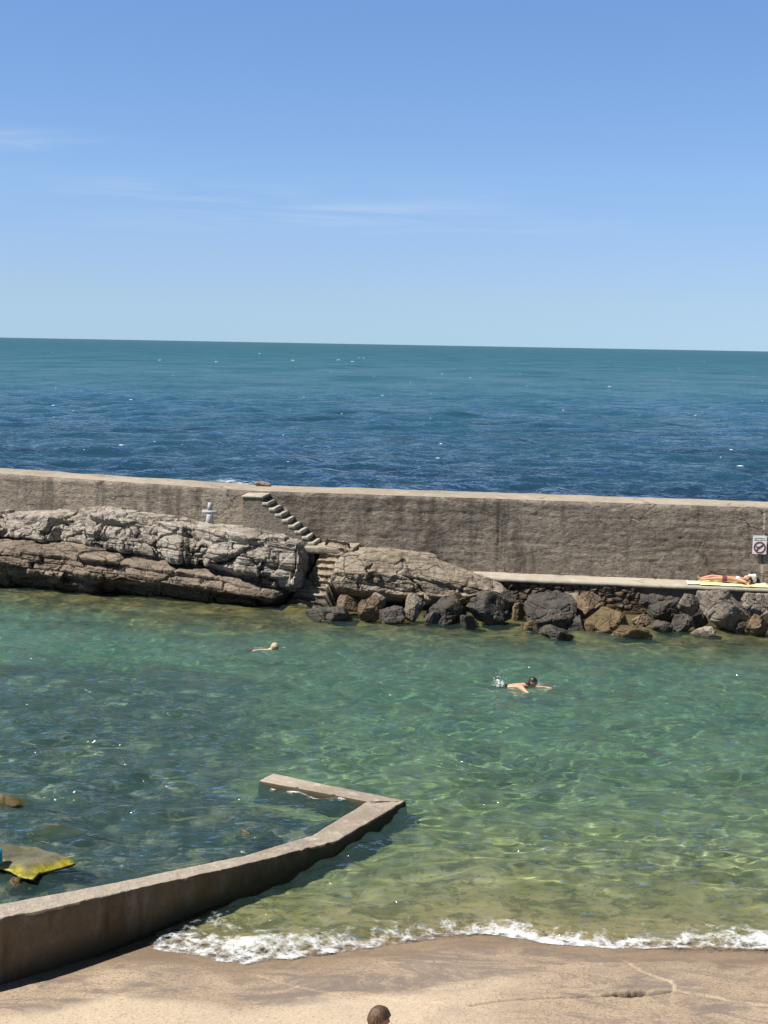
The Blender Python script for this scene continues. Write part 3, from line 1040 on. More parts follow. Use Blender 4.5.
# whitecaps: short ragged flecks on the open sea
s = S('whitecap')
M['cap'] = s.done(s.prin((0.75, 0.79, 0.8), 0.9, None, 0.1))
bm = bmesh.new()
rr = random.Random(3)
for k in range(70):
    y = 85 * (1200 / 85) ** (rr.random() ** 1.0)
    x = (rr.random() - 0.5) * 2 * y * 0.34
    L = (0.06 + 0.17 * rr.random() ** 3) * (y / 90) ** 0.75
    D = L * (0.5 + 0.5 * rr.random())
    zz = 0.22
    n = 9
    c = bm.verts.new((x, y, zz + 0.10 * L))
    ring = []
    for i in range(n):
        a = i / n * 6.283
        r = 0.6 + 0.7 * rr.random()
        ring.append(bm.verts.new((x + math.cos(a) * L * r, y + math.sin(a) * D * r, zz - 0.02)))
    for i in range(n):
        bm.faces.new((c, ring[i], ring[(i + 1) % n]))
wc = link('whitecaps', bm_mesh(bm, 'whitecaps'), M['cap'])
tag(wc, 'tiny white flecks of breaking crests scattered over the open sea', 'whitecaps', kind='stuff')


# ------------------------------------------------------------------ breakwater wall
bw = empty('breakwater', (0, 0, 0), 'long weathered concrete breakwater wall crossing between the open sea and the pool', 'wall')


def wall_face():
    xs = spaced([(-70, 2.0), (-17, 0.05), (15, 2.0), (70,)])
    xs = np.sort(np.unique(np.concatenate([xs, WALL[1:4, 0]])))
    zs = np.linspace(-1.5, WZ, 100)
    X, Zz = np.meshgrid(xs, zs)
    Y0 = wallY(X)
    pr = 0.010 * fbm(X * 3.5, Zz * 5, 0.3, 4, 104) + 0.030 * fbm(X * 0.8, Zz * 1.1, 0.3, 5, 101) + 0.022 * fbm(X * 1.5, Zz * 9, 0.3, 4, 102) + 0.012 * fbm(X * 9, Zz * 9, .1, 3, 103)
    # pour joints: a line every few metres and two faint horizontal lifts
    for jx in (-12.4, 3.6):
        pr = pr - 0.025 * np.exp(-((X + 0.03 * fbm(Zz * 3, X * 0, 0, 3, 107) - jx) / 0.025) ** 2)
    for jz in (1.95, 2.75):
        pr = pr - 0.016 * np.exp(-((Zz + 0.05 * fbm(X * 1.2, 0 * X, 0, 4, 108) - jz) / 0.02) ** 2)
    edge = sstep(WZ - 0.10, WZ, Zz)
    Yv = Y0 - pr + 0.05 * edge * (1 + 0.9 * fbm(X * 2, 0 * X, 0, 4, 109))
    return X, Yv, Zz, xs, zs


X, Yv, Zz, xs, zs = wall_face()
me = np_mesh('wall_face', np.stack([X, Yv, Zz], -1).reshape(-1, 3), grid_quads(len(zs), len(xs)))
link('wall_face', me, M['wall'], bw)
# top and seaward face
topfront = Yv[-1]
vs = np.linspace(0, 1, 12)
Xt = np.repeat(xs[None, :], 14, 0)
wth = 1.95
Yt = np.vstack([topfront + (wth) * v for v in vs] + [topfront + wth + 0.03, topfront + wth + 0.25])
Zt = np.vstack([WZ + 0.03 * np.sin(v * math.pi) + 0.028 * fbm(xs * 1.1, 0 * xs + v * 3, 0, 4, 111) * (v > 0) for v in vs] + [0 * xs + WZ - 0.12, 0 * xs - 3.0])
me = np_mesh('wall_top', np.stack([Xt, Yt, Zt], -1).reshape(-1, 3), grid_quads(14, len(xs)))
link('wall_top', me, M['walltop'], bw)

# stairs down the pool side of the wall: a block with its landing and eight treads
u = np.array([WALL[3, 0] - WALL[2, 0], WALL[3, 1] - WALL[2, 1]])
u = u / np.linalg.norm(u)
nrm = np.array([u[1], -u[0]])                       # towards the pool
if nrm[1] > 0:
    nrm = -nrm
RZ = math.atan2(u[1], u[0])
SW = 0.95
x0 = atY(247.5, 500, 46.4)[0]
base0 = np.array([x0, wallY(x0)])
st = empty('staircase', (0, 0, 0))
st.parent = bw
landL = 0.62


zt = WZ - 0.10
NS = 8
prof = [(0.0, 1.1), (0.0, zt), (landL, zt)]
for k in range(NS):
    prof += [(landL + 0.212 * k, zt - 0.172 * (k + 1)), (landL + 0.212 * (k + 1), zt - 0.172 * (k + 1))]
prof += [(landL + 0.212 * NS, 1.1)]
bm = bmesh.new()
fa = [bm.verts.new((a_, -SW / 2, z_)) for a_, z_ in prof]
fb = [bm.verts.new((a_, SW / 2, z_)) for a_, z_ in prof]
bm.faces.new(fa)
bm.faces.new(fb[::-1])
for i in range(len(prof)):
    j = (i + 1) % len(prof)
    bm.faces.new((fa[i], fb[i], fb[j], fa[j]))
o = link('stair_body', bm_mesh(bm, 'stair_body'), M['wall'], st, False)
c = base0 + nrm * (SW / 2 - 0.04)
o.location = (c[0], c[1], 0)
o.rotation_euler = (0, 0, RZ)
a = landL
for k in range(NS):
    zt2 = zt - 0.172 * (k + 1)
    me = rough_box('tread', (0.222, SW + 0.025, 0.11), M['tread'], 0.05, 0.010, 30 + k, 6, 0.018)
    o = link('tread', me, M['tread'], st)
    c = base0 + u * (a + 0.108) + nrm * (SW / 2 - 0.03)
    o.location = (c[0], c[1], zt2 - 0.09)
    o.rotation_euler = (0, 0, RZ + 0.02 * math.sin(k * 2.3))
    a += 0.212
me = rough_box('landing_cap', (landL + 0.08, SW + 0.05, 0.08), M['tread'], 0.05, 0.012, 50, 6, 0.02)
o = link('landing_cap', me, M['tread'], st)
c = base0 + u * landL / 2 + nrm * (SW / 2 - 0.03)
o.location = (c[0], c[1], zt - 0.04)
o.rotation_euler = (0, 0, RZ)
# platform at the stair foot
PF_Z = 1.70
me = rough_box('platform', (1.75, 1.35, 0.2), M['walltop'], 0.05, 0.03, 60, 3, 0.04)
pf = link('platform', me, M['walltop'], st)
c = base0 + u * (a + 0.42) + nrm * 0.62
pf.location = (c[0], c[1], PF_Z - 0.2)
pf.rotation_euler = (0, 0, RZ)

# ------------------------------------------------------------------ walkway ledge at the wall foot, right half
lg_ = empty('walkway_ledge', (0, 0, 0), 'pale concrete walkway ledge on dark rubble masonry at the foot of the breakwater', 'ledge')
LZ = 0.93
xs = spaced([(-1.5, 0.05), (16, 2.0), (70,)])
dfr = 1.02
zs = np.linspace(-1.2, LZ - 0.13, 44)
X, Zz = np.meshgrid(xs, zs)
f1, f2, cid = worley(X * 3.4, Zz * 4.6, 0 * X + 0.5, 121)
stone = np.clip((f2 - f1) * 1.6, 0, 1) ** 0.6
mask = sstep(9.6, 8.2, X)
Yv = wallY(X) - dfr + 0.10 + 0.02 - mask * 0.09 * stone * (0.5 + cid) - 0.05 * fbm(X * 1.2, Zz * 1.5, 0, 4, 122) - 0.12 * (LZ - Zz)
me = np_mesh('masonry', np.stack([X, Yv, Zz], -1).reshape(-1, 3), grid_quads(len(zs), len(xs)))
link('masonry', me, M['masonry'], lg_)
prof = [(-dfr + 0.10, LZ - 0.14), (-dfr, LZ - 0.13), (-dfr - 0.01, LZ - 0.07), (-dfr + 0.015, LZ - 0.01), (-dfr + 0.06, LZ)] + [(-dfr + 0.06 + t * (dfr + 0.1), LZ + 0.01 * t) for t in np.linspace(0.08, 1, 12)]
Pr = np.array(prof)
X = np.repeat(xs[None, :], len(Pr), 0)
Yv = wallY(X) + Pr[:, :1] + 0.03 * fbm(X * 1.4, 0 * X + Pr[:, :1], 0, 4, 124)
Zv = np.repeat(Pr[:, 1:], len(xs), 1) + 0.018 * fbm(X * 1.6, Yv * 2, 0, 4, 125)
me = np_mesh('slab', np.stack([X, Yv, Zv], -1).reshape(-1, 3), grid_quads(len(Pr), len(xs)))
link('slab', me, M['ledge'], lg_)


# ------------------------------------------------------------------ rock outcrops
def sweep(stations, ds, dt, disp):
    """stations: (X, [(Y, z), ...]) with equal point counts; returns displaced grid"""
    SX = np.array([s_[0] for s_ in stations])
    SP = np.array([s_[1] for s_ in stations], float)          # n, K, 2
    xs = np.arange(SX[0], SX[-1] + 1e-6, ds)
    K = SP.shape[1]
    P = np.stack([[np.interp(xs, SX, SP[:, k, c]) for k in range(K)] for c in (0, 1)], -1)   # K, nx, 2
    mid = SP[len(SP) // 2]
    seg = np.linalg.norm(np.diff(SP, axis=1), axis=2).max(0)
    tt = np.concatenate([np.linspace(k, k + 1, max(2, int(seg[k] / dt)), endpoint=False) for k in range(K - 1)] + [[K - 1]])
    k0 = np.minimum(tt.astype(int), K - 2)
    fr_ = (tt - k0)[:, None, None]
    G = P[k0] * (1 - fr_) + P[k0 + 1] * fr_                    # nt, nx, 2
    # soften the profile corners
    for _ in range(3):
        G[1:-1] = 0.25 * G[:-2] + 0.5 * G[1:-1] + 0.25 * G[2:]
    tg = np.gradient(G, axis=0)
    nn = np.stack([-tg[..., 1], tg[..., 0]], -1)
    for _ in range(6):
        nn[1:-1] = 0.25 * nn[:-2] + 0.5 * nn[1:-1] + 0.25 * nn[2:]
    nn = nn / np.maximum(np.linalg.norm(nn, axis=-1, keepdims=True), 1e-6)
    X = np.repeat(xs[None, :], len(tt), 0)
    d, dx = disp(X, G[..., 0], G[..., 1])
    s_ = np.sign(nn[len(tt) // 2, len(xs) // 2, 0]) or 1
    d = d * (1 - 0.65 * np.clip(np.abs(nn[..., 1]), 0, 1) ** 2)
    nn = nn * -s_                                              # outward = towards the pool (-Y)
    return np.stack([X + dx, G[..., 0] + nn[..., 0] * d, G[..., 1] + nn[..., 1] * d], -1), len(tt), len(xs)


def strata(X, Y, Z, dip, thick, amp, seed, block=1.3):
    wv = (Z + dip * X) / thick + 0.45 * fbm(X * 0.7, Y * 0.7, Z * 0.7, 3, seed)
    wv = wv + 0.35 * fbm(X * 0.25, 0 * X, 0 * X, 2, seed + 1)
    lid = np.floor(wv)
    fr_ = wv - lid
    bl = X / block + _hash(lid, 0 * lid, 0 * lid, seed + 2) * 9 + 0.25 * fbm(X * 2, Z * 2, Y * 2, 3, seed + 5)
    bid = np.floor(bl)
    bf = bl - bid
    r = _hash(lid, bid, 0 * lid, seed + 3) * 0.65 + _hash(lid, 0 * lid, 0 * lid, seed + 4) * 0.35
    groove = np.exp(-(np.minimum(fr_, 1 - fr_) / 0.10) ** 2)
    gb = np.exp(-(np.minimum(bf, 1 - bf) / 0.035) ** 2)
    return amp * (r - 0.5) * 2 - 0.35 * amp * groove - 0.4 * amp * gb


def mass(X, Y, Z, sc, amp, seed):
    v, e = facet(X * sc + 0.12 * fbm(X * 2, Y * 2, Z * 2, 3, seed), Y * sc, Z * sc * 1.25 + 0.10 * fbm(X * 2, Y * 2, Z * 2, 3, seed + 1), seed)
    return amp * v - amp * 0.35 * np.exp(-(e / 0.05) ** 2)


def up_disp(X, Y, Z):
    d = strata(X, Y, Z, 0.06, 0.55, 0.26, 209, 2.4) + strata(X, Y, Z, 0.07, 0.17, 0.085, 219, 1.1)
    d = d + mass(X, Y, Z, 0.38, 0.50, 231) + mass(X, Y, Z, 1.1, 0.12, 205)
    d = d + 0.03 * fbm(X * 2.5, Y * 2.5, Z * 2.5, 5, 203) + 0.022 * fbm(X * 9, Y * 9, Z * 9, 3, 204)
    return d, 0.02 * fbm(X * 3, Y * 3, Z * 3, 3, 206)


def low_disp(X, Y, Z):
    d = strata(X, Y, Z, 0.085, 0.27, 0.24, 211, 1.5) + strata(X, Y, Z, 0.085, 0.095, 0.06, 215, 0.6)
    d = d + mass(X, Y, Z, 0.6, 0.15, 213) + mass(X, Y, Z, 2.2, 0.04, 217)
    d = d + 0.03 * fbm(X * 2.5, Y * 2.5, Z * 3.5, 5, 212) + 0.02 * fbm(X * 9, Y * 9, Z * 14, 3, 214)
    return d, 0.02 * fbm(X * 3, Y * 3, Z * 3, 3, 216)


oc = empty('rock_outcrop', (0, 0, 0), 'broad layered rock outcrop under the left breakwater, pale above and brown beneath', 'rock')


def stn(px, pts, wy=None):
    """pts: (py, Y offset from wall face) -> real points"""
    X = atY(px, 540, 48)[0]
    for _ in range(4):
        X = atY(px, 540, wallY(X) - 2)[0]
    out = []
    for py, dY in pts:
        Yp = wallY(X) - dY
        q = atY(px, py, Yp)
        out.append((Yp, q[2]))
    return X, out


up = []
for px, a_, b_, c_, rc in [(0, 510, 516, 539, 0), (30, 508, 514, 541, 0), (48, 509, 516, 543, 0), (58, 510, 518, 544, 0.75), (80, 510, 516, 546, 0.95), (88, 508, 515, 546, 0.15), (110, 511, 518, 550, 0), (130, 513, 521, 553, 0),
                           (140, 514, 523, 554, 0.2), (160, 517, 525, 557, 0.1), (182, 520, 529, 561, 0), (190, 521, 530, 562, 0.3), (200, 522, 531, 565, 0.2), (215, 524, 533, 569, 0), (247, 527, 536, 575, 0.1), (256, 528, 537, 577, 0.1), (266, 529, 538, 579, 0), (280, 531, 540, 582, 0), (296, 533, 542, 586, 0)]:
    Xs, pp = stn(px, [(a_ + 1, -0.3), (a_ + 0.5, 0.35), (b_, 1.9 - rc), ((b_ + c_) / 2, 2.35 - rc), (c_ - 4, 2.5 - rc), (c_ + 3, 1.75 - rc), (c_ + 6, 0.6)])
    up.append((Xs, pp))
Xs, pp = stn(311, [(538, -0.3), (538, 0.35), (548, 0.6), (560, 0.8), (588, 0.9), (592, 0.7), (594, 0.3)])
up.append((Xs, pp))
up = [(-26.0, [(wallY(-26.0) + o_, z_) for o_, z_ in ((0.3, 2.1), (-0.35, 2.1), (-2, 1.95), (-2.5, 1.6), (-2.6, 1.2), (-2.1, 1.1), (-0.8, 1.0))])] + up
V, nt, nx = sweep(up, 0.035, 0.035, up_disp)
me = np_mesh('upper_rock', V.reshape(-1, 3), grid_quads(nt, nx))
link('upper_rock', me, M['rock_up'], oc, smooth=False)

lo = []
for px, a_, b_, c_ in [(0, 539, 544, 588), (40, 540, 546, 590), (75, 545, 549, 592), (95, 548, 552, 595), (130, 552, 557, 597), (187, 561, 566, 602), (215, 566, 571, 604), (250, 575, 580, 607), (275, 583, 587, 608)]:
    Xs, _ = stn(px, [(a_, 0)])
    Xw = at(px, c_, 0.0)
    wy = wallY(Xs)
    fr0 = wy - Xw[1]                      # how far out the waterline lies
    zc_ = [atY(px, a_ - 2, wy - 1.6), atY(px, a_, wy - 2.2), atY(px, b_, wy - fr0 + 0.75), atY(px, b_ + 6, wy - fr0 + 0.2)]
    pp = [(q[1], q[2]) for q in zc_]
    zz = pp[-1][1]
    pp += [(Xw[1] - 0.08, zz * 0.55), (Xw[1] + 0.30, 0.24), (Xw[1] + 0.5, 0.0), (Xw[1] + 0.3, -0.4), (Xw[1] - 0.2, -0.9)]
    lo.append((Xs, pp))
Xe = atY(297, 590, 45.2)[0]
lo.append((Xe, [(wallY(Xe) - d_, z_) for d_, z_ in ((1.0, 0.60), (1.1, 0.55), (1.2, 0.45), (1.3, 0.35), (1.3, 0.2), (1.3, 0.1), (1.3, 0), (1.3, -0.4), (1.3, -0.9))]))
lo = [(-26.0, [(wallY(-26.0) + o_, z_) for o_, z_ in ((-1.6, 1.4), (-2.2, 1.3), (-4.2, 1.2), (-4.6, 1.0), (-4.9, .5), (-4.6, .24), (-4.5, 0), (-4.7, -.4), (-5.1, -.9))])] + lo
V, nt, nx = sweep(lo, 0.035, 0.03, low_disp)
me = np_mesh('lower_rock', V.reshape(-1, 3), grid_quads(nt, nx))
link('lower_rock', me, M['rock_low'], oc, smooth=False)


# slab of rock right of the rock-cut steps
def slab_disp(X, Y, Z):
    d = strata(X, Y, Z, 0.20, 0.6, 0.16, 221, 2.6) + strata(X, Y, Z, 0.16, 0.13, 0.025, 227, 1.2) + mass(X, Y, Z, 0.42, 0.26, 223) + mass(X, Y, Z, 1.4, 0.05, 225)
    d = d + 0.05 * fbm(X * 2.2, Y * 2.2, Z * 3.0, 5, 222) + 0.02 * fbm(X * 9, Y * 9, Z * 9, 3, 224)
    return d, 0.03 * fbm(X * 3, Y * 3, Z * 3, 3, 226)


sb = []
for px, a_, b_, c_ in [(331, 560, 570, 584), (336, 550, 560, 590), (345, 546, 555, 592), (370, 545, 553, 594), (400, 548, 556, 598), (430, 553, 561, 600), (450, 559, 566, 600), (470, 566, 573, 600), (490, 573, 580, 600), (505, 581, 586, 602), (516, 592, 596, 603)]:
    Xs, pp = stn(px, [(a_ + 1, -0.2), (a_, 0.3), (b_, 1.7), (b_ + 0.45 * (c_ - b_), 2.15), (c_ - 3, 2.2), (c_ + 4, 1.75)])
    pp.append((pp[-1][0] + 0.4, -0.1))
    pp.append((pp[-1][0] + 0.1, -0.8))
    sb.append((Xs, pp))
V, nt, nx = sweep(sb, 0.03, 0.03, slab_disp)
me = np_mesh('rock_slab', V.reshape(-1, 3), grid_quads(nt, nx))
o = link('rock_slab', me, M['rock_slab'], smooth=False)
tag(o, 'rounded brown rock slab sloping down right of the rock-cut steps, boulders under its lip', 'rock')

# rock-cut steps down to the water
T = at(336, 547, PF_Z + 0.0)
Bm = at(305, 607, 0.0)
dirv = (Bm - T)[:2]
Ls = np.linalg.norm(dirv)
dirv = dirv / Ls
sd = np.array([-dirv[1], dirv[0]])
if sd[0] < 0:
    sd = -sd
nl, nw = 340, 52
tl = np.linspace(-0.1, 1.15, nl)
tw = np.linspace(-1, 1, nw)
A, B_ = np.meshgrid(tl, tw, indexing='ij')
nst = 9
ph = A * nst + 0.35 * fbm(A * 4, B_ * 1.6, 0, 3, 231) + 0.12 * B_
k_ = np.floor(ph)
fr_ = ph - k_
tread = k_ + sstep(0.80, 0.97, fr_)
zz = PF_Z - tread / nst * PF_Z
half = 0.50 + 0.10 * fbm(A * 3, 0 * A, 0, 3, 233) + 0.30 * sstep(0.55, 1.0, A)
lat = B_ * half
ed = sstep(0.72, 1.0, np.abs(B_))
zz = zz - ed * (0.25 + 0.8 * np.clip(zz, 0, 2) * 0.8) + 0.035 * fbm(A * 9, B_ * 3, 0, 4, 235) + 0.02 * fbm(A * 30, B_ * 10, 0, 3, 236)
zz = np.where(A > 1.0, zz - (A - 1.0) * 3, zz)
back = -0.075 * sstep(0.80, 0.86, fr_) * sstep(1.0, 0.92, fr_) / Ls
PX = T[0] + dirv[0] * (A + back) * Ls + sd[0] * lat * (1 + 0.35 * ed)
PY = T[1] + dirv[1] * (A + back) * Ls + sd[1] * lat * (1 + 0.35 * ed)
me = np_mesh('rock_steps', np.stack([PX, PY, zz], -1).reshape(-1, 3), grid_quads(nl, nw))
o = link('rock_steps', me, M['rock_step'])
tag(o, 'worn rock-cut steps leading from the stair platform down to the pool water', 'steps')


# ------------------------------------------------------------------ boulders
def boulder_mesh(seed, dims, sub=5, planes=11, rough=0.035):
    bm = bmesh.new()
    bmesh.ops.create_icosphere(bm, subdivisions=sub, radius=1.0)
    u_ = np.array([v.co[:] for v in bm.verts])
    r = np.random.default_rng(seed)
    N = r.normal(size=(planes, 3))
    N /= np.linalg.norm(N, axis=1, keepdims=True)
    D = 0.50 + 0.38 * r.random(planes)
    rad = np.full(len(u_), 1.12)
    dots = u_ @ N.T
    with np.errstate(divide='ignore', invalid='ignore'):
        c = np.where(dots > 0.05, D / np.maximum(dots, 0.05), 9)
    allc = np.concatenate([c, np.full((len(u_), 1), 1.08)], 1)
    k = 45.0
    rad = -np.log(np.exp(-k * np.minimum(allc, 3)).sum(1)) / k
    P = u_ * rad[:, None]
    n = fbm(P[:, 0] * 1.6 + seed, P[:, 1] * 1.6, P[:, 2] * 1.6, 5, seed)
    n2 = fbm(P[:, 0] * 6 + seed, P[:, 1] * 6, P[:, 2] * 6, 4, seed + 3)
    f1, f2, cid = worley(P[:, 0] * 1.3 + seed, P[:, 1] * 1.3, P[:, 2] * 1.3, seed)
    fv_, fe_ = facet(P[:, 0] * 1.6 + seed, P[:, 1] * 1.6, P[:, 2] * 1.6, seed + 9)
    P = P * (1 + 0.10 * fv_ - 0.05 * np.exp(-(fe_ / 0.06) ** 2) + rough * 1.6 * n + rough * 0.6 * n2 - 0.06 * np.exp(-((f2 - f1) / 0.05) ** 2))[:, None]
    mn, mx = P.min(0), P.max(0)
    P = (P - (mn + mx) / 2) / (mx - mn) * np.array(dims)
    for v, q in zip(bm.verts, P):
        v.co = q
    return bm_mesh(bm, 'boulder')


BOULDERS = [
    # px, py, w, h, base z, material, label, depth factor
    (348, 604, 25, 17, 0.10, 'b_brown', 'small brown boulder wedged in the dark gap beside the rock-cut steps'),
    (370, 609, 27, 26, -0.10, 'b_brown', 'pointed tan brown boulder under the lip of the rock slab'),
    (329, 616, 52, 14, -0.16, 'b_dark', 'long flat dark rock lying in the water at the foot of the rock steps'),
    (392, 616, 28, 16, -0.15, 'b_dark', 'low grey rock between the pointed tan boulder and the upright one'),
    (414, 608, 22, 28, -0.10, 'b_grey', 'upright narrow boulder standing under the middle of the rock slab'),
    (445, 611, 44, 28, -0.15, 'b_dark', 'broad blackish boulder right of the upright narrow one'),
    (458, 600, 20, 13, 0.35, 'b_brown', 'small brownish boulder perched on top between two dark boulders'),
    (489, 610, 46, 34, -0.15, 'b_dark', 'tall cracked charcoal boulder in front of the thin end of the rock slab'),
    (519, 611, 15, 17, -0.05, 'b_brown', 'little tan stone filling the gap left of the largest dark boulder'),
    (550, 613, 54, 33, -0.15, 'b_dark', 'largest dark boulder, rounded, in front of the stone masonry'),
    (556, 634, 36, 14, -0.22, 'b_dark', 'wet black rock half sunk in the water before the largest dark boulder'),
    (588, 608, 32, 25, 0.12, 'b_brown', 'rough tan boulder leaning on the stone masonry'),
    (606, 622, 46, 25, -0.25, 'b_olive', 'olive weed covered rock stepping down into the water below the masonry'),
    (630, 633, 46, 12, -0.20, 'b_olive', 'flat orange brown rock just awash left of the dark pair'),
    (641, 622, 20, 14, -0.10, 'b_brown', 'small brown stone at the masonry foot left of the dark pair'),
    (665, 612, 36, 22, 0.02, 'b_dark', 'dark angular boulder, upper one of the pair left of the big pale boulder'),
    (683, 624, 24, 18, -0.12, 'b_dark', 'dark rounded boulder, lower one of the pair left of the big pale boulder'),
    (662, 628, 22, 12, -0.14, 'b_dark', 'small wet dark stone in the water under the angular dark boulder'),
    (690, 606, 26, 22, 0.35, 'b_grey', 'grey boulder pressed against the ledge behind the dark pair'),
    (722, 612, 52, 42, -0.15, 'b_grey', 'big pale grey boulder below the sunbather'),
    (703, 632, 28, 8, -0.16, 'b_grey', 'thin flat grey stone at the waterline left of the big pale boulder'),
    (757, 606, 34, 24, 0.32, 'b_grey', 'pitted grey boulder right of the big pale boulder, against the ledge'),
    (758, 626, 27, 20, -0.12, 'b_brown', 'round brown boulder at the waterline under the pitted grey one'),
    (432, 618, 18, 14, -0.15, 'b_dark', 'small dark stone squeezed between the upright narrow boulder and the broad blackish one'),
    (468, 622, 17, 13, -0.17, 'b_dark', 'small dark wet stone in front of the gap between the two tall charcoal boulders'),
    (379, 601, 17, 14, 0.20, 'b_grey', 'small grey stone above and right of the pointed tan boulder'),
    (509, 600, 17, 17, 0.25, 'b_dark', 'small dark stone under the tip of the rock slab above the little tan stone'),
    (577, 624, 20, 14, -0.14, 'b_dark', 'dark stone at the waterline right of the largest dark boulder'),
    (571, 600, 17, 13, 0.30, 'b_grey', 'small grey stone on top between the largest dark boulder and the rough tan one'),
    (650, 603, 20, 15, 0.28, 'b_dark', 'dark stone behind the upper one of the dark pair, against the masonry'),
    (740, 627, 16, 13, -0.14, 'b_dark', 'small dark stone between the big pale boulder and the round brown one'),
    (700, 621, 17, 14, -0.05, 'b_dark', 'small dark stone tucked under the left side of the big pale boulder'),
    (530, 626, 19, 10, -0.15, 'b_olive', 'low weedy stone in the water left of the wet black rock'),
    (795, 618, 50, 36, -0.15, 'b_dark', 'dark boulder outside the right edge of the photo'),
]
for i, bd in enumerate(BOULDERS):
    px, py, bwid, bht, z0, mt, lab = bd
    q = at(px, py + bht / 2, max(z0, 0.0))
    Yc = q[1]
    wd = bwid * Yc / F
    hd = (bht * Yc / F) + (max(0.0, -z0)) * 1.0 + 0.06
    dd = wd * random.uniform(0.75, 0.95) if bht > 12 else wd * 0.55
    dd = min(dd, 1.25)
    c = atY(px, py, Yc + dd * 0.42)
    o = link('boulder', boulder_mesh(300 + i * 7, (wd * 1.0, dd, hd)), M[mt], smooth=False)
    o.location = (c[0], c[1], z0 + hd / 2 - 0.04)
    o.rotation_euler = (0, 0, random.uniform(-0.25, 0.25))
    tag(o, lab, 'boulder', 'boulders along the foot of the breakwater')

# rock on the seaward side, its tip showing over the wall top
o = link('boulder', boulder_mesh(777, (0.55, 0.45, 0.24)), M['b_grey'])
q = atY(263, 486, wallY(-3.7) + 1.5)
o.location = (q[0], q[1], WZ + 0.06)
tag(o, 'lone grey stone lying on the top of the breakwater above the stairs', 'boulder')

# rocks awash in the left part of the pool
for i, (px, py, wpx, hpx, lab) in enumerate([
        (12, 799, 42, 12, 'reddish brown rock breaking the surface near the left edge of the pool'),
        (80, 797, 26, 10, 'small ochre rock just under the surface right of the reddish one'),
        (58, 829, 62, 9, 'long low brown rock awash above the algae slab'),
        (252, 832, 44, 16, 'brown weedy rock just submerged inside the corner of the jetty'),
        (16, 883, 26, 8, 'flat pale stone in the shade under the algae slab')]):
    q = at(px, py, 0.0)
    wd = wpx * q[1] / F
    dd = max(0.35, hpx * q[1] ** 2 / (CZ * F) * 1.0)
    o = link('rock', boulder_mesh(500 + i * 3, (wd, dd, 0.5), 4), M['b_olive'])
    o.location = (q[0], q[1], (-0.205, -0.27, -0.215, -0.29, -0.21)[i] + (0.07, 0.05, 0.035, 0.045, 0.05)[i])
    tag(o, lab, 'rock', 'rocks awash in the pool')

# ------------------------------------------------------------------ jetty
jt = empty('jetty', (0, 0, 0), 'low L-shaped concrete jetty wall running from the beach into the pool', 'jetty')


def ribbon(Lf, Rt, res, seed, base, mname, name, top_only=False):
    """wall between two top edges Lf (outer) and Rt (inner); outer face, top, inner face as one grid"""
    def dense(P):
        P = np.array(P)
        L = np.concatenate([[0], np.cumsum(np.linalg.norm(np.diff((np.array(Lf) + np.array(Rt)) / 2, axis=0), axis=1))])
        t = np.arange(0, L[-1], res)
        t = np.append(t, L[-1])
        return np.stack([np.interp(t, L, P[:, c]) for c in range(3)], -1)
    A_, B2 = dense(Lf), dense(Rt)
    acr = B2 - A_
    acr[:, 2] = 0
    acr /= np.linalg.norm(acr, axis=1, keepdims=True)
    rowsP = []
    nface = 26
    for k in range(nface):
        t = k / (nface - 1)
        q = A_.copy()
        q[:, 2] = base + (A_[:, 2] - 0.0 - base) * t
        n = fbm(q[:, 0] * 2, q[:, 1] * 2, q[:, 2] * 3, 5, seed) * 0.025 + 0.012 * fbm(q[:, 0] * 9, q[:, 1] * 9, q[:, 2] * 9, 3, seed + 1)
        q -= acr * (0.07 * (1 - t) + n * (1 - 0.75 * t))[:, None]
        if k == nface - 1:
            q += acr * (0.02 + 0.03 * np.clip(fbm(q[:, 0] * 4, q[:, 1] * 4, 0, 4, seed + 8), 0, 1))[:, None]
        rowsP.append(q)
    for k in range(1, 15):
        t = k / 15
        q = A_ * (1 - t) + B2 * t
        q[:, 2] += 0.008 + 0.02 * fbm(q[:, 0] * 11, q[:, 1] * 11, 0, 3, seed + 7) * (0.5 if 1 else 0) + 0.014 * fbm(q[:, 0] * 3, q[:, 1] * 3, 0, 5, seed + 2)
        rowsP.append(q)
    for k in range(12):
        t = 1 - k / 11
        q = B2.copy()
        q[:, 2] = base + (B2[:, 2] - base) * t
        n = 0.03 * fbm(q[:, 0] * 2, q[:, 1] * 2, q[:, 2] * 3, 5, seed + 4)
        q += acr * (0.05 * (1 - t) + n)[:, None]
        rowsP.append(q)
    G = np.array(rowsP)
    me = np_mesh(name, G.reshape(-1, 3), grid_quads(G.shape[0], G.shape[1]))
    # end caps
    bm = bmesh.new()
    bm.from_mesh(me)
    bm.verts.ensure_lookup_table()
    nc = G.shape[1]
    for col_ in (0, nc - 1):
        try:
            bm.faces.new([bm.verts[r_ * nc + col_] for r_ in range(G.shape[0])])
        except ValueError:
            pass
    ntop = [f for f in bm.faces if f.normal.z > 0.6 or f.normal.z < -0.6]
    bmesh.ops.recalc_face_normals(bm, faces=bm.faces)
    for f in bm.faces:
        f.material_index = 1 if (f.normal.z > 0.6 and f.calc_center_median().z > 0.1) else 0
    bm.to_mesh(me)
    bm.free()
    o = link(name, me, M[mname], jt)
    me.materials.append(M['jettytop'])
    return o


EXT = np.array([d0[0], d0[1], 0]) * 6
JO2 = [JO[0] + EXT] + JO
JI2 = [JI[0] + EXT] + JI
ribbon(JO2, JI2, 0.04, 401, -1.1, 'jetty', 'main_wall')
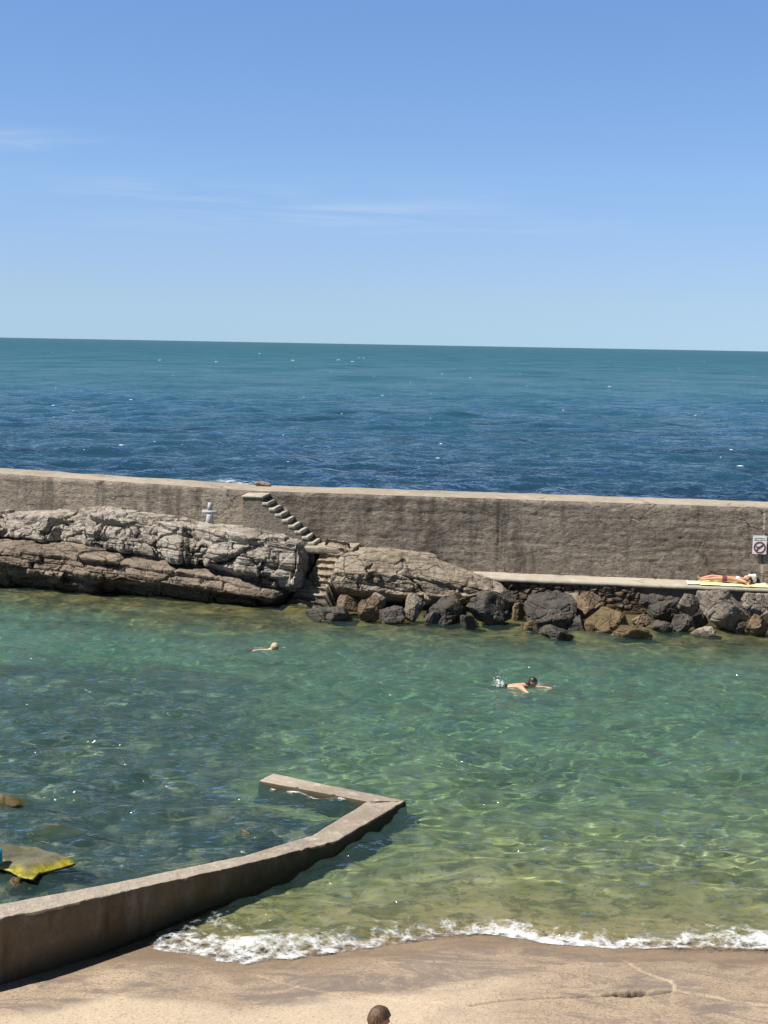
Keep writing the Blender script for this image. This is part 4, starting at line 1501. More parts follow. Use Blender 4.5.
# the short arm at the end, turning back to the left
c_out, c_in = JO[-1], JI[-1]
arm_back_corner = JO[-1] + (JO[-1] - JI[-1]) * 0.0
vout = JE_out - JO[-1]
for_in0 = JI[-1]
ribbon([JI[-1] + (JO[-1] - JI[-1]) * 0.0 + np.array([0, 0, 0.003]), JE_in + np.array([0, 0, 0.003])], [JO[-1] + np.array([0, 0, 0.003]), JE_out + np.array([0, 0, 0.003])], 0.04, 411, -1.3, 'jetty', 'end_arm')

gx = np.linspace(0, 1, 120)
gv = np.linspace(0, 1, 12)
T_, Vv = np.meshgrid(gx, gv)
ea, eb = JI[-1][:2], JE_in[:2]
en = np.array([eb[1] - ea[1], -(eb[0] - ea[0])])
en = en / np.linalg.norm(en)
if en[1] > 0:
    en = -en
X = ea[0] + (eb[0] - ea[0]) * (0.12 + 0.84 * T_) + en[0] * (0.03 + 0.22 * Vv)
Y = ea[1] + (eb[1] - ea[1]) * (0.12 + 0.84 * T_) + en[1] * (0.03 + 0.22 * Vv)
Bz, _, off = bed(X, Y)
Zf = water_z(X, Y, off, np.maximum(-Bz, 0)) + 0.02
dens = (1.05 - 0.75 * Vv) * (0.72 + 0.5 * vnoise(T_ * 9, 0 * T_, 0 * T_, 96)) * sstep(0, 0.1, T_) * sstep(1, 0.85, T_)
me = np_mesh('jetty_foam', np.stack([X, Y, Zf], -1).reshape(-1, 3), grid_quads(len(gv), len(gx)))
attr(me, 'dens', dens)
o = link('jetty_foam', me, M['foam'])
tag(o, 'thin white fringe of foam along the inner side of the jetty arm', 'foam', kind='stuff')

# ------------------------------------------------------------------ algae slab at the left edge
s = S('algae_slab')
p = s.pos()
zz_ = s.sep(s.obj())[2]
nn_ = s.noise(p, 7, 5, 0.7)
top = s.mix(s.rng(s.noise(p, 3, 5, 0.65), 0.35, 0.65), (0.07, 0.068, 0.03), (0.145, 0.132, 0.075))
edgef = s.at('algae')
alg = s.mix(s.rng(s.noise(p, 12, 4, 0.7), 0.35, 0.65), (0.14, 0.125, 0.012), (0.33, 0.28, 0.018))
col = s.mix(edgef, top, alg)
M['algae'] = s.done(s.prin(col, 0.38, s.bump(nn_, 0.6, 0.04), 0.4))
OUT = [(-70, 841), (0, 843), (40, 848), (66, 856), (77, 861), (58, 865), (40, 870), (33, 877), (24, 876), (10, 868), (-20, 858), (-70, 850)]
ZS = 0.15
po = np.array([at(a_, b_, ZS)[:2] for a_, b_ in OUT])
cen = po.mean(0)
po = po - cen
near_edge = po[4:]
bm = bmesh.new()
tv = [bm.verts.new((a_, b_, 0)) for a_, b_ in po]
f_ = bm.faces.new(tv)
ex = bmesh.ops.extrude_face_region(bm, geom=[f_])
for v in ex['geom']:
    if isinstance(v, bmesh.types.BMVert):
        v.co.z = -0.11
        v.co.x *= 0.95
        v.co.y = v.co.y * 0.9 + 0.05
bmesh.ops.recalc_face_normals(bm, faces=bm.faces)
bmesh.ops.triangulate(bm, faces=bm.faces)
for _ in range(6):
    le = [e for e in bm.edges if e.calc_length() > 0.07]
    if not le:
        break
    bmesh.ops.subdivide_edges(bm, edges=le, cuts=1)
    bmesh.ops.triangulate(bm, faces=[f for f in bm.faces if len(f.verts) > 4])
    bmesh.ops.triangulate(bm, faces=bm.faces)
bmesh.ops.smooth_vert(bm, verts=bm.verts, factor=0.35, use_axis_x=True, use_axis_y=True, use_axis_z=True)
vv = np.array([v.co[:] for v in bm.verts])
de, _ = seg_dist(vv[:, 0], vv[:, 1], near_edge)
nz = fbm(vv[:, 0] * 3, vv[:, 1] * 3, vv[:, 2] * 3, 4, 421)
vv[:, 2] += 0.03 * nz - 0.05 * sstep(0.25, 0.0, de) * (vv[:, 2] > -0.05)
for v, c in zip(bm.verts, vv):
    v.co = c
me = bm_mesh(bm, 'algae_slab')
attr(me, 'algae', sstep(0.34, 0.06, de + 0.16 * fbm(vv[:, 0] * 4, vv[:, 1] * 4, 0, 4, 423)))
o = link('algae_slab', me, M['algae'])
o.location = (cen[0], cen[1], ZS)
qa = np.array([cen[0] + 0.4, cen[1], ZS])
tag(o, 'flat olive slab with bright yellow green algae along its near edge at the pool left side', 'slab')
# its footing
me = boulder_mesh(611, (1.5, 0.6, 0.75), 4)
o = link('footing_rock', me, M['b_dark'])
o.location = (qa[0] - 0.95, qa[1] + 0.05, -0.27)
tag(o, 'dark footing rock beneath the algae slab', 'rock')

# turquoise foam board standing on the slab at the frame's edge
bm = bmesh.new()
prof = []
for i in range(9):
    a = math.pi * i / 8
    prof.append((math.cos(a) * 0.14, 0.20 + math.sin(a) * 0.10))
prof = [(0.14, 0.0)] + prof + [(-0.14, 0.0)]
fv = [bm.verts.new((x_, -0.02, z_)) for x_, z_ in prof]
bv = [bm.verts.new((x_, 0.02, z_)) for x_, z_ in prof]
bm.faces.new(fv)
bm.faces.new(bv[::-1])
for i in range(len(prof)):
    j = (i + 1) % len(prof)
    bm.faces.new((fv[i], bv[i], bv[j], fv[j]))
bmesh.ops.bevel(bm, geom=[e for e in bm.edges], offset=0.006, segments=2, affect='EDGES')
o = link('foam_board', bm_mesh(bm, 'foam_board'), M['turquoise'])
q = at(-7, 862, 0.22)
o.location = (q[0], q[1], 0.20)
o.rotation_euler = (math.radians(-50), 0, 0.3)
tag(o, 'turquoise foam board leaning back on the algae slab at the left edge', 'foam board')

# ------------------------------------------------------------------ stone cross
cr = empty('stone_cross', (0, 0, 0), 'small pale grey stone cross standing on the rocks against the breakwater', 'cross')
q = atY(209.5, 526.5, wallY(-5.6) - 0.55)
bm = bmesh.new()
add_box(bm, (0, 0, 0.27), (0.26, 0.15, 0.60), 0, 0.42)
bmesh.ops.bevel(bm, geom=list(bm.edges), offset=0.012, segments=2, affect='EDGES')
link('shaft', bm_mesh(bm, 'shaft'), M['cross'], cr)
bm = bmesh.new()
add_box(bm, (0, -0.004, 0.485), (0.50, 0.115, 0.115))
bmesh.ops.bevel(bm, geom=list(bm.edges), offset=0.012, segments=2, affect='EDGES')
link('arms', bm_mesh(bm, 'arms'), M['cross'], cr)
bm = bmesh.new()
add_box(bm, (0, 0, 0.66), (0.135, 0.10, 0.26), 0, 0.08)
bmesh.ops.bevel(bm, geom=list(bm.edges), offset=0.012, segments=2, affect='EDGES')
link('head', bm_mesh(bm, 'head'), M['cross'], cr)
cr.location = (q[0], q[1], q[2] - 0.01)
cr.rotation_euler = (0, math.radians(1.5), RZ - 0.12)

# ------------------------------------------------------------------ sign
sg = empty('prohibition_sign', (0, 0, 0), 'white rectangular prohibition sign with dark red slashed circle fixed on the breakwater', 'sign')
xq = atY(759.5, 545, 44.9)
sY = wallY(xq[0]) - 0.07
q = atY(759.7, 545, sY)
sg.location = (q[0], q[1], q[2])
sg.rotation_euler = (0, 0, RZ)
PW, PH = 0.415, 0.56
bm = bmesh.new()
add_box(bm, (0, 0, 0), (PW, 0.015, PH))
bmesh.ops.bevel(bm, geom=list(bm.edges), offset=0.004, segments=1, affect='EDGES')
link('plate', bm_mesh(bm, 'plate'), M['sign_white'], sg, False)


def ring(bm, cx, cz, r0, r1, y, n=40):
    va = [[bm.verts.new((cx + r * math.cos(2 * math.pi * i / n), yy, cz + r * math.sin(2 * math.pi * i / n))) for i in range(n)] for r, yy in ((r0, y), (r1, y), (r1, y + 0.006), (r0, y + 0.006))]
    for k in range(4):
        A1, B1 = va[k], va[(k + 1) % 4]
        for i in range(n):
            j = (i + 1) % n
            bm.faces.new((A1[i], A1[j], B1[j], B1[i]))


bm = bmesh.new()
ring(bm, 0, -0.075, 0.138, 0.180, -0.0155)
L_ = 0.29
th = math.radians(42)
vs_ = []
for yy in (-0.0165, -0.009):
    for sx_, sy2 in ((-1, -1), (1, -1), (1, 1), (-1, 1)):
        dx_, dz_ = sx_ * L_ / 2, sy2 * 0.021
        vs_.append(bm.verts.new((dx_ * math.cos(th) - dz_ * math.sin(th), yy, -0.075 + dx_ * math.sin(th) + dz_ * math.cos(th))))
for f in ((0, 1, 2, 3), (7, 6, 5, 4), (0, 4, 5, 1), (1, 5, 6, 2), (2, 6, 7, 3), (3, 7, 4, 0)):
    bm.faces.new([vs_[i] for i in f])
link('slashed_circle', bm_mesh(bm, 'slashed_circle'), M['sign_red'], sg, False)
# diver pictogram: head, body and arms
bm = bmesh.new()


def poly(bm, pts, y0=-0.0135, y1=-0.009):
    a_ = [bm.verts.new((x_, y0, z_)) for x_, z_ in pts]
    b_ = [bm.verts.new((x_, y1, z_)) for x_, z_ in pts]
    bm.faces.new(a_)
    bm.faces.new(b_[::-1])
    for i in range(len(pts)):
        j = (i + 1) % len(pts)
        bm.faces.new((a_[i], b_[i], b_[j], a_[j]))


poly(bm, [(-0.088 + 0.024 * math.cos(i * math.pi / 5), -0.060 + 0.024 * math.sin(i * math.pi / 5)) for i in range(10)])
poly(bm, [(-0.065, -0.085), (-0.045, -0.045), (0.02, -0.045), (0.085, -0.02), (0.09, -0.045), (0.03, -0.085), (-0.02, -0.10), (-0.075, -0.135), (-0.085, -0.12)])
link('pictogram', bm_mesh(bm, 'pictogram'), M['sign_black'], sg, False)
# two lines of small lettering, illegible at this distance: each line one ragged strip of ink
rr = random.Random(9)
for zl in (0.205, 0.150):
    bm = bmesh.new()
    xl, up_, dn_ = -0.165, [], []
    while xl < 0.16:
        wl = rr.uniform(0.008, 0.016)
        gap = rr.random() < 0.4
        hl = 0.008 if gap else rr.uniform(0.026, 0.034)
        for xx_ in (xl, xl + wl):
            up_.append((xx_, zl + hl / 2))
            dn_.append((xx_, zl - hl / 2))
        xl += wl + 0.0015
    poly(bm, dn_ + up_[::-1], -0.0105, -0.008)
    link('text_line', bm_mesh(bm, 'text_line'), M['sign_ink'], sg, False)
for sx_ in (-1, 1):
    for sz_ in (-1, 1):
        bm = bmesh.new()
        bmesh.ops.create_cone(bm, cap_ends=True, segments=10, radius1=0.009, radius2=0.009, depth=0.09, matrix=Matrix.Translation((sx_ * 0.185, 0.035, sz_ * 0.258)) @ Matrix.Rotation(math.pi / 2, 4, 'X'))
        link('bolt', bm_mesh(bm, 'bolt'), M['sign_ink'], sg)


# ------------------------------------------------------------------ people
def skin_mesh(pts, edges, rad, root):
    me = bpy.data.meshes.new('skel')
    names = list(pts)
    idx = {n: i for i, n in enumerate(names)}
    me.from_pydata([tuple(pts[n]) for n in names], [(idx[a_], idx[b_]) for a_, b_ in edges], [])
    o = bpy.data.objects.new('skel', me)
    COL.objects.link(o)
    md = o.modifiers.new('skin', 'SKIN')
    md.use_smooth_shade = True
    sv = me.skin_vertices[0].data
    for n in names:
        r_ = rad[n]
        sv[idx[n]].radius = r_ if isinstance(r_, tuple) else (r_, r_)
        sv[idx[n]].use_root = (n == root)
    sb_ = o.modifiers.new('sub', 'SUBSURF')
    sb_.levels = 2
    sb_.render_levels = 2
    dg = bpy.context.evaluated_depsgraph_get()
    out = bpy.data.meshes.new_from_object(o.evaluated_get(dg))
    bpy.data.objects.remove(o)
    return out


def head_bm(bm, c, fwd, upv, sc=1.0):
    """a head with brow, nose, jaw, eye sockets and ears added to bm"""
    fwd = Vector(fwd).normalized()
    upv = Vector(upv)
    upv = (upv - fwd * upv.dot(fwd)).normalized()
    rt = fwd.cross(upv)
    t = bmesh.new()
    bmesh.ops.create_uvsphere(t, u_segments=36, v_segments=28, radius=1.0)
    for v in t.verts:
        x_, y_, z_ = v.co
        jaw = max(0, -z_)
        wx = 0.077 * (1 - 0.28 * jaw ** 1.5)
        wy = 0.098 * (1 - 0.12 * jaw)
        X_, Y__, Z__ = x_ * wx, y_ * wy + (0.018 * jaw if y_ > 0 else -0.0 + 0.025 * jaw), z_ * 0.118
        if y_ > 0:
            Y__ += 0.026 * math.exp(-((X_ / 0.013) ** 2 + ((Z__ + 0.022) / 0.022) ** 2))      # nose
            Y__ += 0.007 * math.exp(-((X_ / 0.024) ** 2 + ((Z__ + 0.064) / 0.010) ** 2))      # lips
            Y__ += 0.009 * math.exp(-((X_ / 0.02) ** 2 + ((Z__ + 0.098) / 0.014) ** 2))       # chin
            for e_ in (-1, 1):
                Y__ -= 0.011 * math.exp(-(((X_ - e_ * 0.031) / 0.014) ** 2 + ((Z__ - 0.003) / 0.011) ** 2))
            Y__ += 0.005 * math.exp(-(((Z__ - 0.024) / 0.012) ** 2)) * (1 if abs(X_) < 0.055 else 0)
        v.co = (X_, Y__, Z__)
    for e_ in (-1, 1):
        k = bmesh.ops.create_uvsphere(t, u_segments=10, v_segments=8, radius=1.0)
        for v in k['verts']:
            v.co = Vector((v.co.x * 0.010 + e_ * 0.080, v.co.y * 0.020 - 0.008, v.co.z * 0.033 - 0.010))
    R_ = Matrix((rt, fwd, upv)).transposed()
    vm = {}
    for v in t.verts:
        vm[v] = bm.verts.new(Vector(c) + R_ @ (v.co * sc))
    for f in t.faces:
        bm.faces.new([vm[v] for v in f.verts])
    t.free()
    return R_


def hand_pts(P, E, Rd, name, wrist, fdir, side, curl=0.25):
    """palm, four unequal fingers and a thumb leaving the side of the palm"""
    f = Vector(fdir).normalized()
    s_ = Vector(side)
    s_ = (s_ - f * s_.dot(f)).normalized()
    nrm_ = f.cross(s_)
    w_ = Vector(wrist)
    P[name + 'palm'] = w_ + f * 0.055
    Rd[name + 'palm'] = (0.036, 0.018)
    E.append((name, name + 'palm'))
    for i, (off_, L_) in enumerate(((0.030, 0.072), (0.010, 0.082), (-0.010, 0.076), (-0.030, 0.060))):
        a_ = w_ + f * 0.095 + s_ * off_
        b_ = a_ + (f + nrm_ * curl * 0.5).normalized() * L_ * 0.5
        c_ = b_ + (f + nrm_ * curl * 1.6).normalized() * L_ * 0.5
        for j, q_ in enumerate((a_, b_, c_)):
            P[f'{name}f{i}{j}'] = q_
            Rd[f'{name}f{i}{j}'] = (0.0095, 0.0085, 0.007)[j]
        E += [(name + 'palm', f'{name}f{i}0'), (f'{name}f{i}0', f'{name}f{i}1'), (f'{name}f{i}1', f'{name}f{i}2')]
    a_ = w_ + f * 0.035 + s_ * 0.036
    b_ = a_ + (f * 0.7 + s_ * 0.8).normalized() * 0.036
    c_ = b_ + (f + s_ * 0.25).normalized() * 0.032
    for j, q_ in enumerate((a_, b_, c_)):
        P[f'{name}t{j}'] = q_
        Rd[f'{name}t{j}'] = (0.013, 0.0105, 0.008)[j]
    E += [(name, f'{name}t0'), (f'{name}t0', f'{name}t1'), (f'{name}t1', f'{name}t2')]


EDGES = [('pel', 'sp'), ('sp', 'ch'), ('ch', 'nk'), ('nk', 'hd'), ('ch', 'shL'), ('shL', 'elL'), ('elL', 'wrL'), ('ch', 'shR'), ('shR', 'elR'), ('elR', 'wrR'),
         ('pel', 'hpL'), ('hpL', 'knL'), ('knL', 'cfL'), ('cfL', 'anL'), ('anL', 'toL'), ('pel', 'hpR'), ('hpR', 'knR'), ('knR', 'cfR'), ('cfR', 'anR'), ('anR', 'toR')]
RAD = dict(pel=(0.145, 0.105), sp=(0.125, 0.088), ch=(0.150, 0.105), nk=0.055, hd=0.055, shL=0.062, elL=0.041, wrL=(0.030, 0.024), shR=0.062, elR=0.041, wrR=(0.030, 0.024),
           hpL=0.088, knL=0.056, cfL=0.052, anL=0.035, toL=(0.036, 0.018), hpR=0.088, knR=0.056, cfR=0.052, anR=0.035, toR=(0.036, 0.018))


def person(P, head_c, fwd, upv, hands, skin, hair, label, loc, hair_fn, vox=0.008, slim=1.0, garments=(), hair_amp=0.006, hair_thick=0.014):
    root = empty('person', loc, label, 'person')
    P = {k: Vector(v) for k, v in P.items()}
    for sd_ in 'LR':
        P['cf' + sd_] = P['kn' + sd_].lerp(P['an' + sd_], 0.35) + Vector((0, 0, 0))
    E = list(EDGES)
    Rd = {k: (tuple(x * slim for x in v) if isinstance(v, tuple) else v * slim) for k, v in RAD.items()}
    for nm, fd, sd_ in hands:
        hand_pts(P, E, Rd, nm, P[nm], fd, sd_)
    me = skin_mesh(P, E, Rd, 'pel')
    bm = bmesh.new()
    bm.from_mesh(me)
    R_ = head_bm(bm, head_c, fwd, upv)
    me2 = bpy.data.meshes.new('body')
    bm.to_mesh(me2)
    bm.free()
    o = bpy.data.objects.new('tmp', me2)
    COL.objects.link(o)
    md = o.modifiers.new('r', 'REMESH')
    md.mode = 'VOXEL'
    md.voxel_size = vox
    sm = o.modifiers.new('s', 'SMOOTH')
    sm.factor = 0.5
    sm.iterations = 3
    dg = bpy.context.evaluated_depsgraph_get()
    body = bpy.data.meshes.new_from_object(o.evaluated_get(dg))
    bpy.data.objects.remove(o)
    body.materials.clear()
    link('body', body, skin, root)
    hc = Vector(head_c)
    inv = R_.inverted()
    n = len(body.vertices)
    co = np.empty(n * 3, np.float32)
    body.vertices.foreach_get('co', co)
    co = co.reshape(-1, 3)
    no = np.empty(n * 3, np.float32)
    body.vertices.foreach_get('normal', no)
    no = no.reshape(-1, 3)
    loc_h = (co - np.array(hc)) @ np.array(inv).T

    def shell(name, mask, off_, mat, amp=0.0):
        bm = bmesh.new()
        bm.from_mesh(body)
        nz = fbm(co[:, 0] * 55, co[:, 1] * 55, co[:, 2] * 18, 3, 5) * amp
        newc = co + no * (off_ + nz)[:, None]
        vl = list(bm.verts)
        mk = np.asarray(mask)
        dl = [f for f in bm.faces if not all(mk[v.index] for v in f.verts)]
        for v, c_ in zip(vl, newc):
            v.co = c_
        bmesh.ops.delete(bm, geom=dl, context='FACES')
        if not bm.faces:
            bm.free()
            return
        bm.normal_update()
        me_ = bpy.data.meshes.new(name)
        bm.to_mesh(me_)
        bm.free()
        return link(name, me_, mat, root)

    shell('hair', hair_fn(loc_h), hair_thick, hair, hair_amp)
    for nm, fn, off_, mt_ in garments:
        shell(nm, fn(co), off_, mt_)
    for e_ in (-1, 1):
        bm = bmesh.new()
        bmesh.ops.create_uvsphere(bm, u_segments=10, v_segments=8, radius=0.0125)
        ob = link('eye', bm_mesh(bm, 'eye'), M['eye'], root)
        ob.location = hc + R_ @ Vector((e_ * 0.031, 0.082, 0.003))
    return root


def hair_short(l):
    ax = np.abs(l[:, 0])
    near_head = (l[:, 2] > -0.13) & (ax < 0.12) & (np.abs(l[:, 1]) < 0.15) & (l[:, 2] < 0.16)
    top = (l[:, 2] > 0.062) | ((l[:, 2] > 0.03) & (l[:, 1] < 0.06))
    back = (l[:, 1] < -0.022) & (l[:, 2] > -0.07)
    side = (l[:, 1] < 0.03) & (l[:, 2] > 0.022)
    return near_head & (top | back | side)


def hair_full(l):
    return hair_short(l) | ((l[:, 2] > 0.035) & (np.abs(l[:, 0]) < 0.12) & (np.abs(l[:, 1]) < 0.15) & (l[:, 2] < 0.16))


# ---- person on the beach, only the head in view
hp = at(377, 1018, 2.0)
Yp = 13.3
hq = atY(377.5, 1019, Yp)
bz = float(bed(np.array([hq[0]]), np.array([Yp]))[0][0])
hh_ = hq[2] - bz                      # height of head centre over the sand
k_ = hh_ / 1.60
Pst = dict(pel=(0, 0, .95), sp=(0, .0, 1.14), ch=(0, -.01, 1.31), nk=(0, -.015, 1.44), hd=(0, .005, 1.53), shL=(-.17, -.01, 1.39), elL=(-.23, -.04, 1.11), wrL=(-.22, .08, .87),
           shR=(.17, -.01, 1.39), elR=(.23, -.04, 1.11), wrR=(.22, .08, .87), hpL=(-.09, 0, .90), knL=(-.10, .03, .49), anL=(-.11, -.02, .08), toL=(-.13, .14, .03),
           hpR=(.09, 0, .90), knR=(.10, .06, .49), anR=(.11, .02, .08), toR=(.13, .18, .03))
Pst = {a_: Vector(b_) * k_ for a_, b_ in Pst.items()}
pr = person(Pst, Vector((0, 0.02, 1.60)) * k_, (0, 1, -0.12), (0, 0.1, 1), [('wrL', (0, .25, -1), (0.3, 1, 0)), ('wrR', (0, .25, -1), (-0.3, 1, 0))], M['skin_red'], M['hair_brown'],
            'person with short brown hair at the bottom edge standing on the beach', (hq[0], Yp, bz - 0.01), hair_full, 0.0075, 1.0,
            (('shirt', lambda c_: (c_[:, 2] < 1.44 * k_) & (c_[:, 2] > 0.90 * k_) & ((np.abs(c_[:, 0]) < 0.19) | (c_[:, 2] > 1.18 * k_)), 0.012, M['grey_cloth']),
             ('shorts', lambda c_: (c_[:, 2] < 0.94 * k_) & (c_[:, 2] > 0.55 * k_) & (np.abs(c_[:, 0]) < 0.19), 0.016, M['navy_cloth'])), 0.006, 0.020)
pr.rotation_euler = (0, 0, math.radians(-66))

# ---- sunbather on the ledge
q0 = at(728, 581, LZ + 0.04)
tw_ = wallY(q0[0]) - 0.52
# towels
def towel(name, cx, cy, L_, Wd, mat, lab, seed):
    xs_ = np.linspace(-L_ / 2, L_ / 2, int(L_ / 0.03))
    ys_ = np.linspace(-Wd / 2, Wd / 2, int(Wd / 0.03))
    X, Y = np.meshgrid(xs_, ys_)
    Zt = 0.03 + 0.02 * np.abs(fbm(X * 4, Y * 4, 0, 3, seed)) + 0.02 * np.abs(fbm(X * 1.5, Y * 7, 0, 3, seed + 1))
    # near edge hangs a little over the ledge front
    X2 = X + 0.02 * fbm(Y * 3, X * 3, 0, 2, seed + 2)
    me = np_mesh(name, np.stack([X2, Y, Zt], -1).reshape(-1, 3), grid_quads(len(ys_), len(xs_)))
    o = link(name, me, mat)
    md = o.modifiers.new('thick', 'SOLIDIFY')
    md.thickness = 0.012
    o.location = (cx, cy, LZ)
    o.rotation_euler = (0, 0, RZ)
    tag(o, lab, 'towel')
    return o


xa, xb = atY(700, 582, tw_)[0], atY(766, 582, tw_)[0]
towel('towel', (xa + xb) / 2, wallY((xa + xb) / 2) - 0.56, xb - xa, 0.86, M['yellow_towel'], 'pale yellow towel spread under the sunbather on the walkway ledge', 701)
xa2 = atY(691, 580, tw_)[0]
towel('towel', (xa2 + xa) / 2 - 0.03, wallY(xa2) - 0.60, xa - xa2 + 0.15, 0.7, M['white_towel'], 'whitish towel lying on the ledge beyond the sunbather feet', 721)
hx = atY(747, 577, tw_)[0]
# local frame: +x towards the head, lying on the back
Psb = dict(pel=(-.62, 0, .13), sp=(-.42, 0, .125), ch=(-.25, 0, .135), nk=(-.12, 0, .13), hd=(-.05, 0, .14), shL=(-.19, .16, .12), elL=(-.36, .30, .08), wrL=(-.58, .22, .10),
           shR=(-.19, -.16, .12), elR=(-.05, -.33, .09), wrR=(.06, -.14, .08),
           hpL=(-.68, .09, .125), knL=(-1.04, .10, .17), anL=(-1.40, .12, .075), toL=(-1.46, .14, .17), hpR=(-.68, -.09, .125), knR=(-1.05, -.09, .12), anR=(-1.42, -.10, .07), toR=(-1.47, -.12, .17))
pr = person(Psb, (0.02, 0, .15), (0.12, -0.1, 1), (1, 0, -0.1), [('wrL', (-1, -.1, 0), (0, 0, 1)), ('wrR', (.6, .8, .1), (0, 0, 1))], M['skin_tan'], M['hair_dark'],
            'sunbather lying on the back on a yellow towel on the ledge below the sign', (hx, tw_, LZ + 0.045), hair_short, 0.0075, 0.92,
            (('bikini_top', lambda c_: (c_[:, 0] > -.33) & (c_[:, 0] < -.22) & (np.abs(c_[:, 1]) < 0.15) & (c_[:, 2] > 0.12), 0.010, M['white_cloth']),
             ('bikini_bottom', lambda c_: (c_[:, 0] > -.74) & (c_[:, 0] < -.60) & (np.abs(c_[:, 1]) < 0.19), 0.008, M['sign_red'])))
pr.rotation_euler = (0, 0, RZ)
# bag by the head
bm = bmesh.new()
bmesh.ops.create_uvsphere(bm, u_segments=28, v_segments=20, radius=1.0)
for v in bm.verts:
    x_, y_, z_ = v.co
    sg_ = lambda t: math.copysign(abs(t) ** 0.55, t)
    v.co = (sg_(x_) * 0.13, sg_(y_) * 0.10, (sg_(z_) + 1) * 0.13 + 0.012 * math.sin(7 * x_ + 5 * z_))
o = link('cloth_bag', bm_mesh(bm, 'cloth_bag'), M['white_cloth'])
q = atY(753.5, 580, tw_)
o.location = (q[0], tw_ + 0.18, LZ + 0.05)
tag(o, 'white cloth bag beside the head of the sunbather', 'bag')
bm = bmesh.new()
bmesh.ops.create_uvsphere(bm, u_segments=24, v_segments=16, radius=1.0)
for v in bm.verts:
    x_, y_, z_ = v.co
    v.co = (x_ * 0.10, y_ * 0.12, max(z_, -0.1) * 0.13)
    if z_ < 0.05 and y_ < -0.3:
        v.co.y -= 0.07
o = link('cap', bm_mesh(bm, 'cap'), M['navy_cloth'])
o.location = (q[0] + 0.16, tw_ + 0.25, LZ + 0.20)
tag(o, 'dark cap resting at the right end of the towel behind the white bag', 'cap')
o.location.z = LZ + 0.06

# ---- breaststroke swimmer
qs = at(531.5, 684, 0.10)
# local: +x swimming direction
Psw = dict(pel=(-.66, 0, -.10), sp=(-.46, 0, -.03), ch=(-.28, 0, .01), nk=(-.13, 0, .03), hd=(-.03, 0, .06), shL=(-.20, .18, .00), elL=(.08, .32, -.06), wrL=(.34, .30, -.05),
           shR=(-.20, -.18, .00), elR=(-.02, -.36, -.09), wrR=(.20, -.34, -.09),
           hpL=(-.74, .09, -.13), knL=(-1.08, .20, -.20), anL=(-1.42, .16, -.12), toL=(-1.55, .18, -.14), hpR=(-.74, -.09, -.13), knR=(-1.08, -.2, -.22), anR=(-1.42, -.18, -.14), toR=(-1.55, -.2, -.16))
pr = person(Psw, (0.03, 0, .125), (1, -0.30, -0.12), (0, 0, 1), [('wrL', (1, -.1, 0), (0, -1, 0)), ('wrR', (1, .3, 0), (0, 1, 0))], M['skin'], M['hair_dark'],
            'dark-haired swimmer with bare shoulders out of the water kicking up a splash', (qs[0], qs[1], 0.02), hair_full, 0.008, 1.0,
            (('swim_shorts', lambda c_: (c_[:, 0] > -1.0) & (c_[:, 0] < -.56) & (np.abs(c_[:, 1]) < 0.3), 0.010, M['black_cloth']),))
pr.rotation_euler = (0, 0, math.radians(-12))

# ---- second swimmer, low in the water
q2 = at(274, 649.5, 0.08)
Psw2 = dict(Psw)
Psw2.update(pel=(-.66, 0, -.10), sp=(-.46, 0, -.055), ch=(-.28, 0, -0.035), nk=(-.13, 0, .0), shL=(-.20, .18, -.055), shR=(-.20, -.18, -.055), elL=(.05, .30, -.12), wrL=(.28, .26, -.10), elR=(.02, -.34, -.13), wrR=(.22, -.30, -.12))
pr = person(Psw2, (0.02, 0, .095), (1, -0.2, -0.1), (0, 0, 1), [('wrL', (1, -.1, 0), (0, -1, 0)), ('wrR', (1, .3, 0), (0, 1, 0))], M['skin'], M['hair_pale'],
            'pale-haired swimmer low in the water near the rocks', (q2[0], q2[1], 0.04), hair_full, 0.008, 1.0,
            (('swim_shorts', lambda c_: (c_[:, 0] > -1.0) & (c_[:, 0] < -.56) & (np.abs(c_[:, 1]) < 0.3), 0.010, M['navy_cloth']),))
pr.rotation_euler = (0, 0, math.radians(-6))


# ---- splashes
M['splash'] = foam_mat('splash_foam', 9.0, -0.05, 0.6)


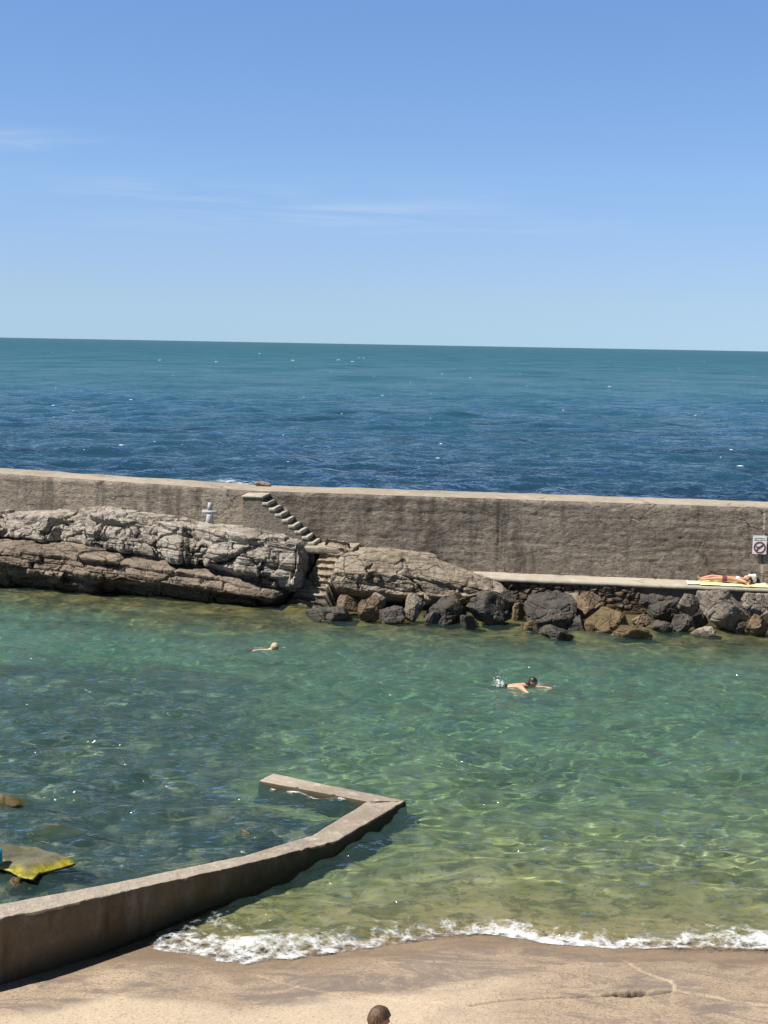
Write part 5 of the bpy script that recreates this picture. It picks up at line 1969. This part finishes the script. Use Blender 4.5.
def splash(name, sheets, drops, lab, seed):
    """thin torn sheets of white water with fine drops above them"""
    rr = np.random.default_rng(seed)
    VV, QQ, DD, n0 = [], [], [], 0
    for (cx, cy, rx, ry, hz, dn_) in sheets:
        nr, na = 14, 40
        r_ = np.linspace(0, 1, nr)[:, None]
        a_ = np.linspace(0, 2 * math.pi, na, endpoint=False)[None, :]
        x_ = cx + rx * r_ * np.cos(a_) * (1 + 0.25 * vnoise(3 * np.cos(a_), 3 * np.sin(a_), seed, 3))
        y_ = cy + ry * r_ * np.sin(a_) * (1 + 0.25 * vnoise(3 * np.cos(a_), 3 * np.sin(a_), seed, 4))
        z_ = 0.035 + hz * np.clip(1 - r_ ** 1.5, 0, 1) * np.clip(0.45 + 0.9 * fbm(x_ * 9, y_ * 5, 0, 3, seed), 0, 1.5)
        VV.append(np.stack([x_, y_, z_], -1).reshape(-1, 3))
        QQ.append(grid_quads(nr, na, True) + n0)
        DD.append((dn_ * (1 - r_ ** 2) + 0 * a_).ravel())
        n0 += nr * na
    me = np_mesh(name, np.concatenate(VV), np.concatenate(QQ))
    attr(me, 'dens', np.concatenate(DD))
    o = link(name, me, M['splash'])
    tag(o, lab, 'splash', kind='stuff')
    bm = bmesh.new()
    for (cx, cy, cz, sx_, sy2, sz2, n, rmax) in drops:
        for _ in range(n):
            g = rr.normal(size=3)
            k = rmax * (0.3 + 0.7 * rr.random() ** 2)
            bmesh.ops.create_icosphere(bm, subdivisions=1, radius=k, matrix=Matrix.Translation((cx + g[0] * sx_, cy + g[1] * sy2, max(0.03, cz + g[2] * sz2))))
    o2 = link('water_drops', bm_mesh(bm, 'water_drops'), M['cap'])
    tag(o2, lab.replace('white water', 'drops of spray').replace('ripples of foam', 'drops of spray'), 'spray', kind='stuff')


def P2(px, py, z=0.03):
    return at(px, py, z)


a1, a2, a3, a4 = P2(499, 686), P2(491, 691.5), P2(540, 686), P2(556, 686.5)
splash('splash', [(a1[0], a1[1], 0.26, 0.30, 0.26, 1.0), (a1[0] + .28, a1[1] - .05, 0.30, 0.22, 0.06, 0.85), (a2[0], a2[1], 0.26, 0.20, 0.03, 0.85), (a3[0], a3[1], 0.16, 0.22, 0.07, 0.95), (a4[0], a4[1], 0.26, 0.16, 0.03, 0.8)],
       [(a1[0], a1[1], 0.17, 0.12, 0.12, 0.10, 60, 0.012), (a3[0], a3[1], 0.06, 0.08, 0.12, 0.03, 15, 0.011)],
       'white water kicked up around the dark-haired swimmer', 5)
a1, a2 = P2(259, 648.5), P2(284, 648)
splash('splash', [(a1[0], a1[1], 0.32, 0.14, 0.03, 0.82), (a2[0], a2[1], 0.10, 0.12, 0.03, 0.85), (a1[0] - .45, a1[1] + 1.2, 0.14, 0.10, 0.02, 0.75)],
       [(a1[0], a1[1], 0.04, 0.2, 0.1, 0.012, 8, 0.010), (a2[0], a2[1], 0.04, 0.04, 0.05, 0.012, 5, 0.011)],
       'faint white ripples of foam around the pale-haired swimmer', 6)

if CAUSTICS:
    for o in bpy.data.objects:
        if o.type == 'MESH' and o is not pool and o.name.split('.')[0] in ('beach', 'rock', 'main_wall', 'end_arm', 'lower_rock', 'boulder', 'algae_slab', 'body', 'masonry', 'rock_slab', 'rock_steps', 'footing_rock'):
            o.cycles.is_caustics_receiver = True
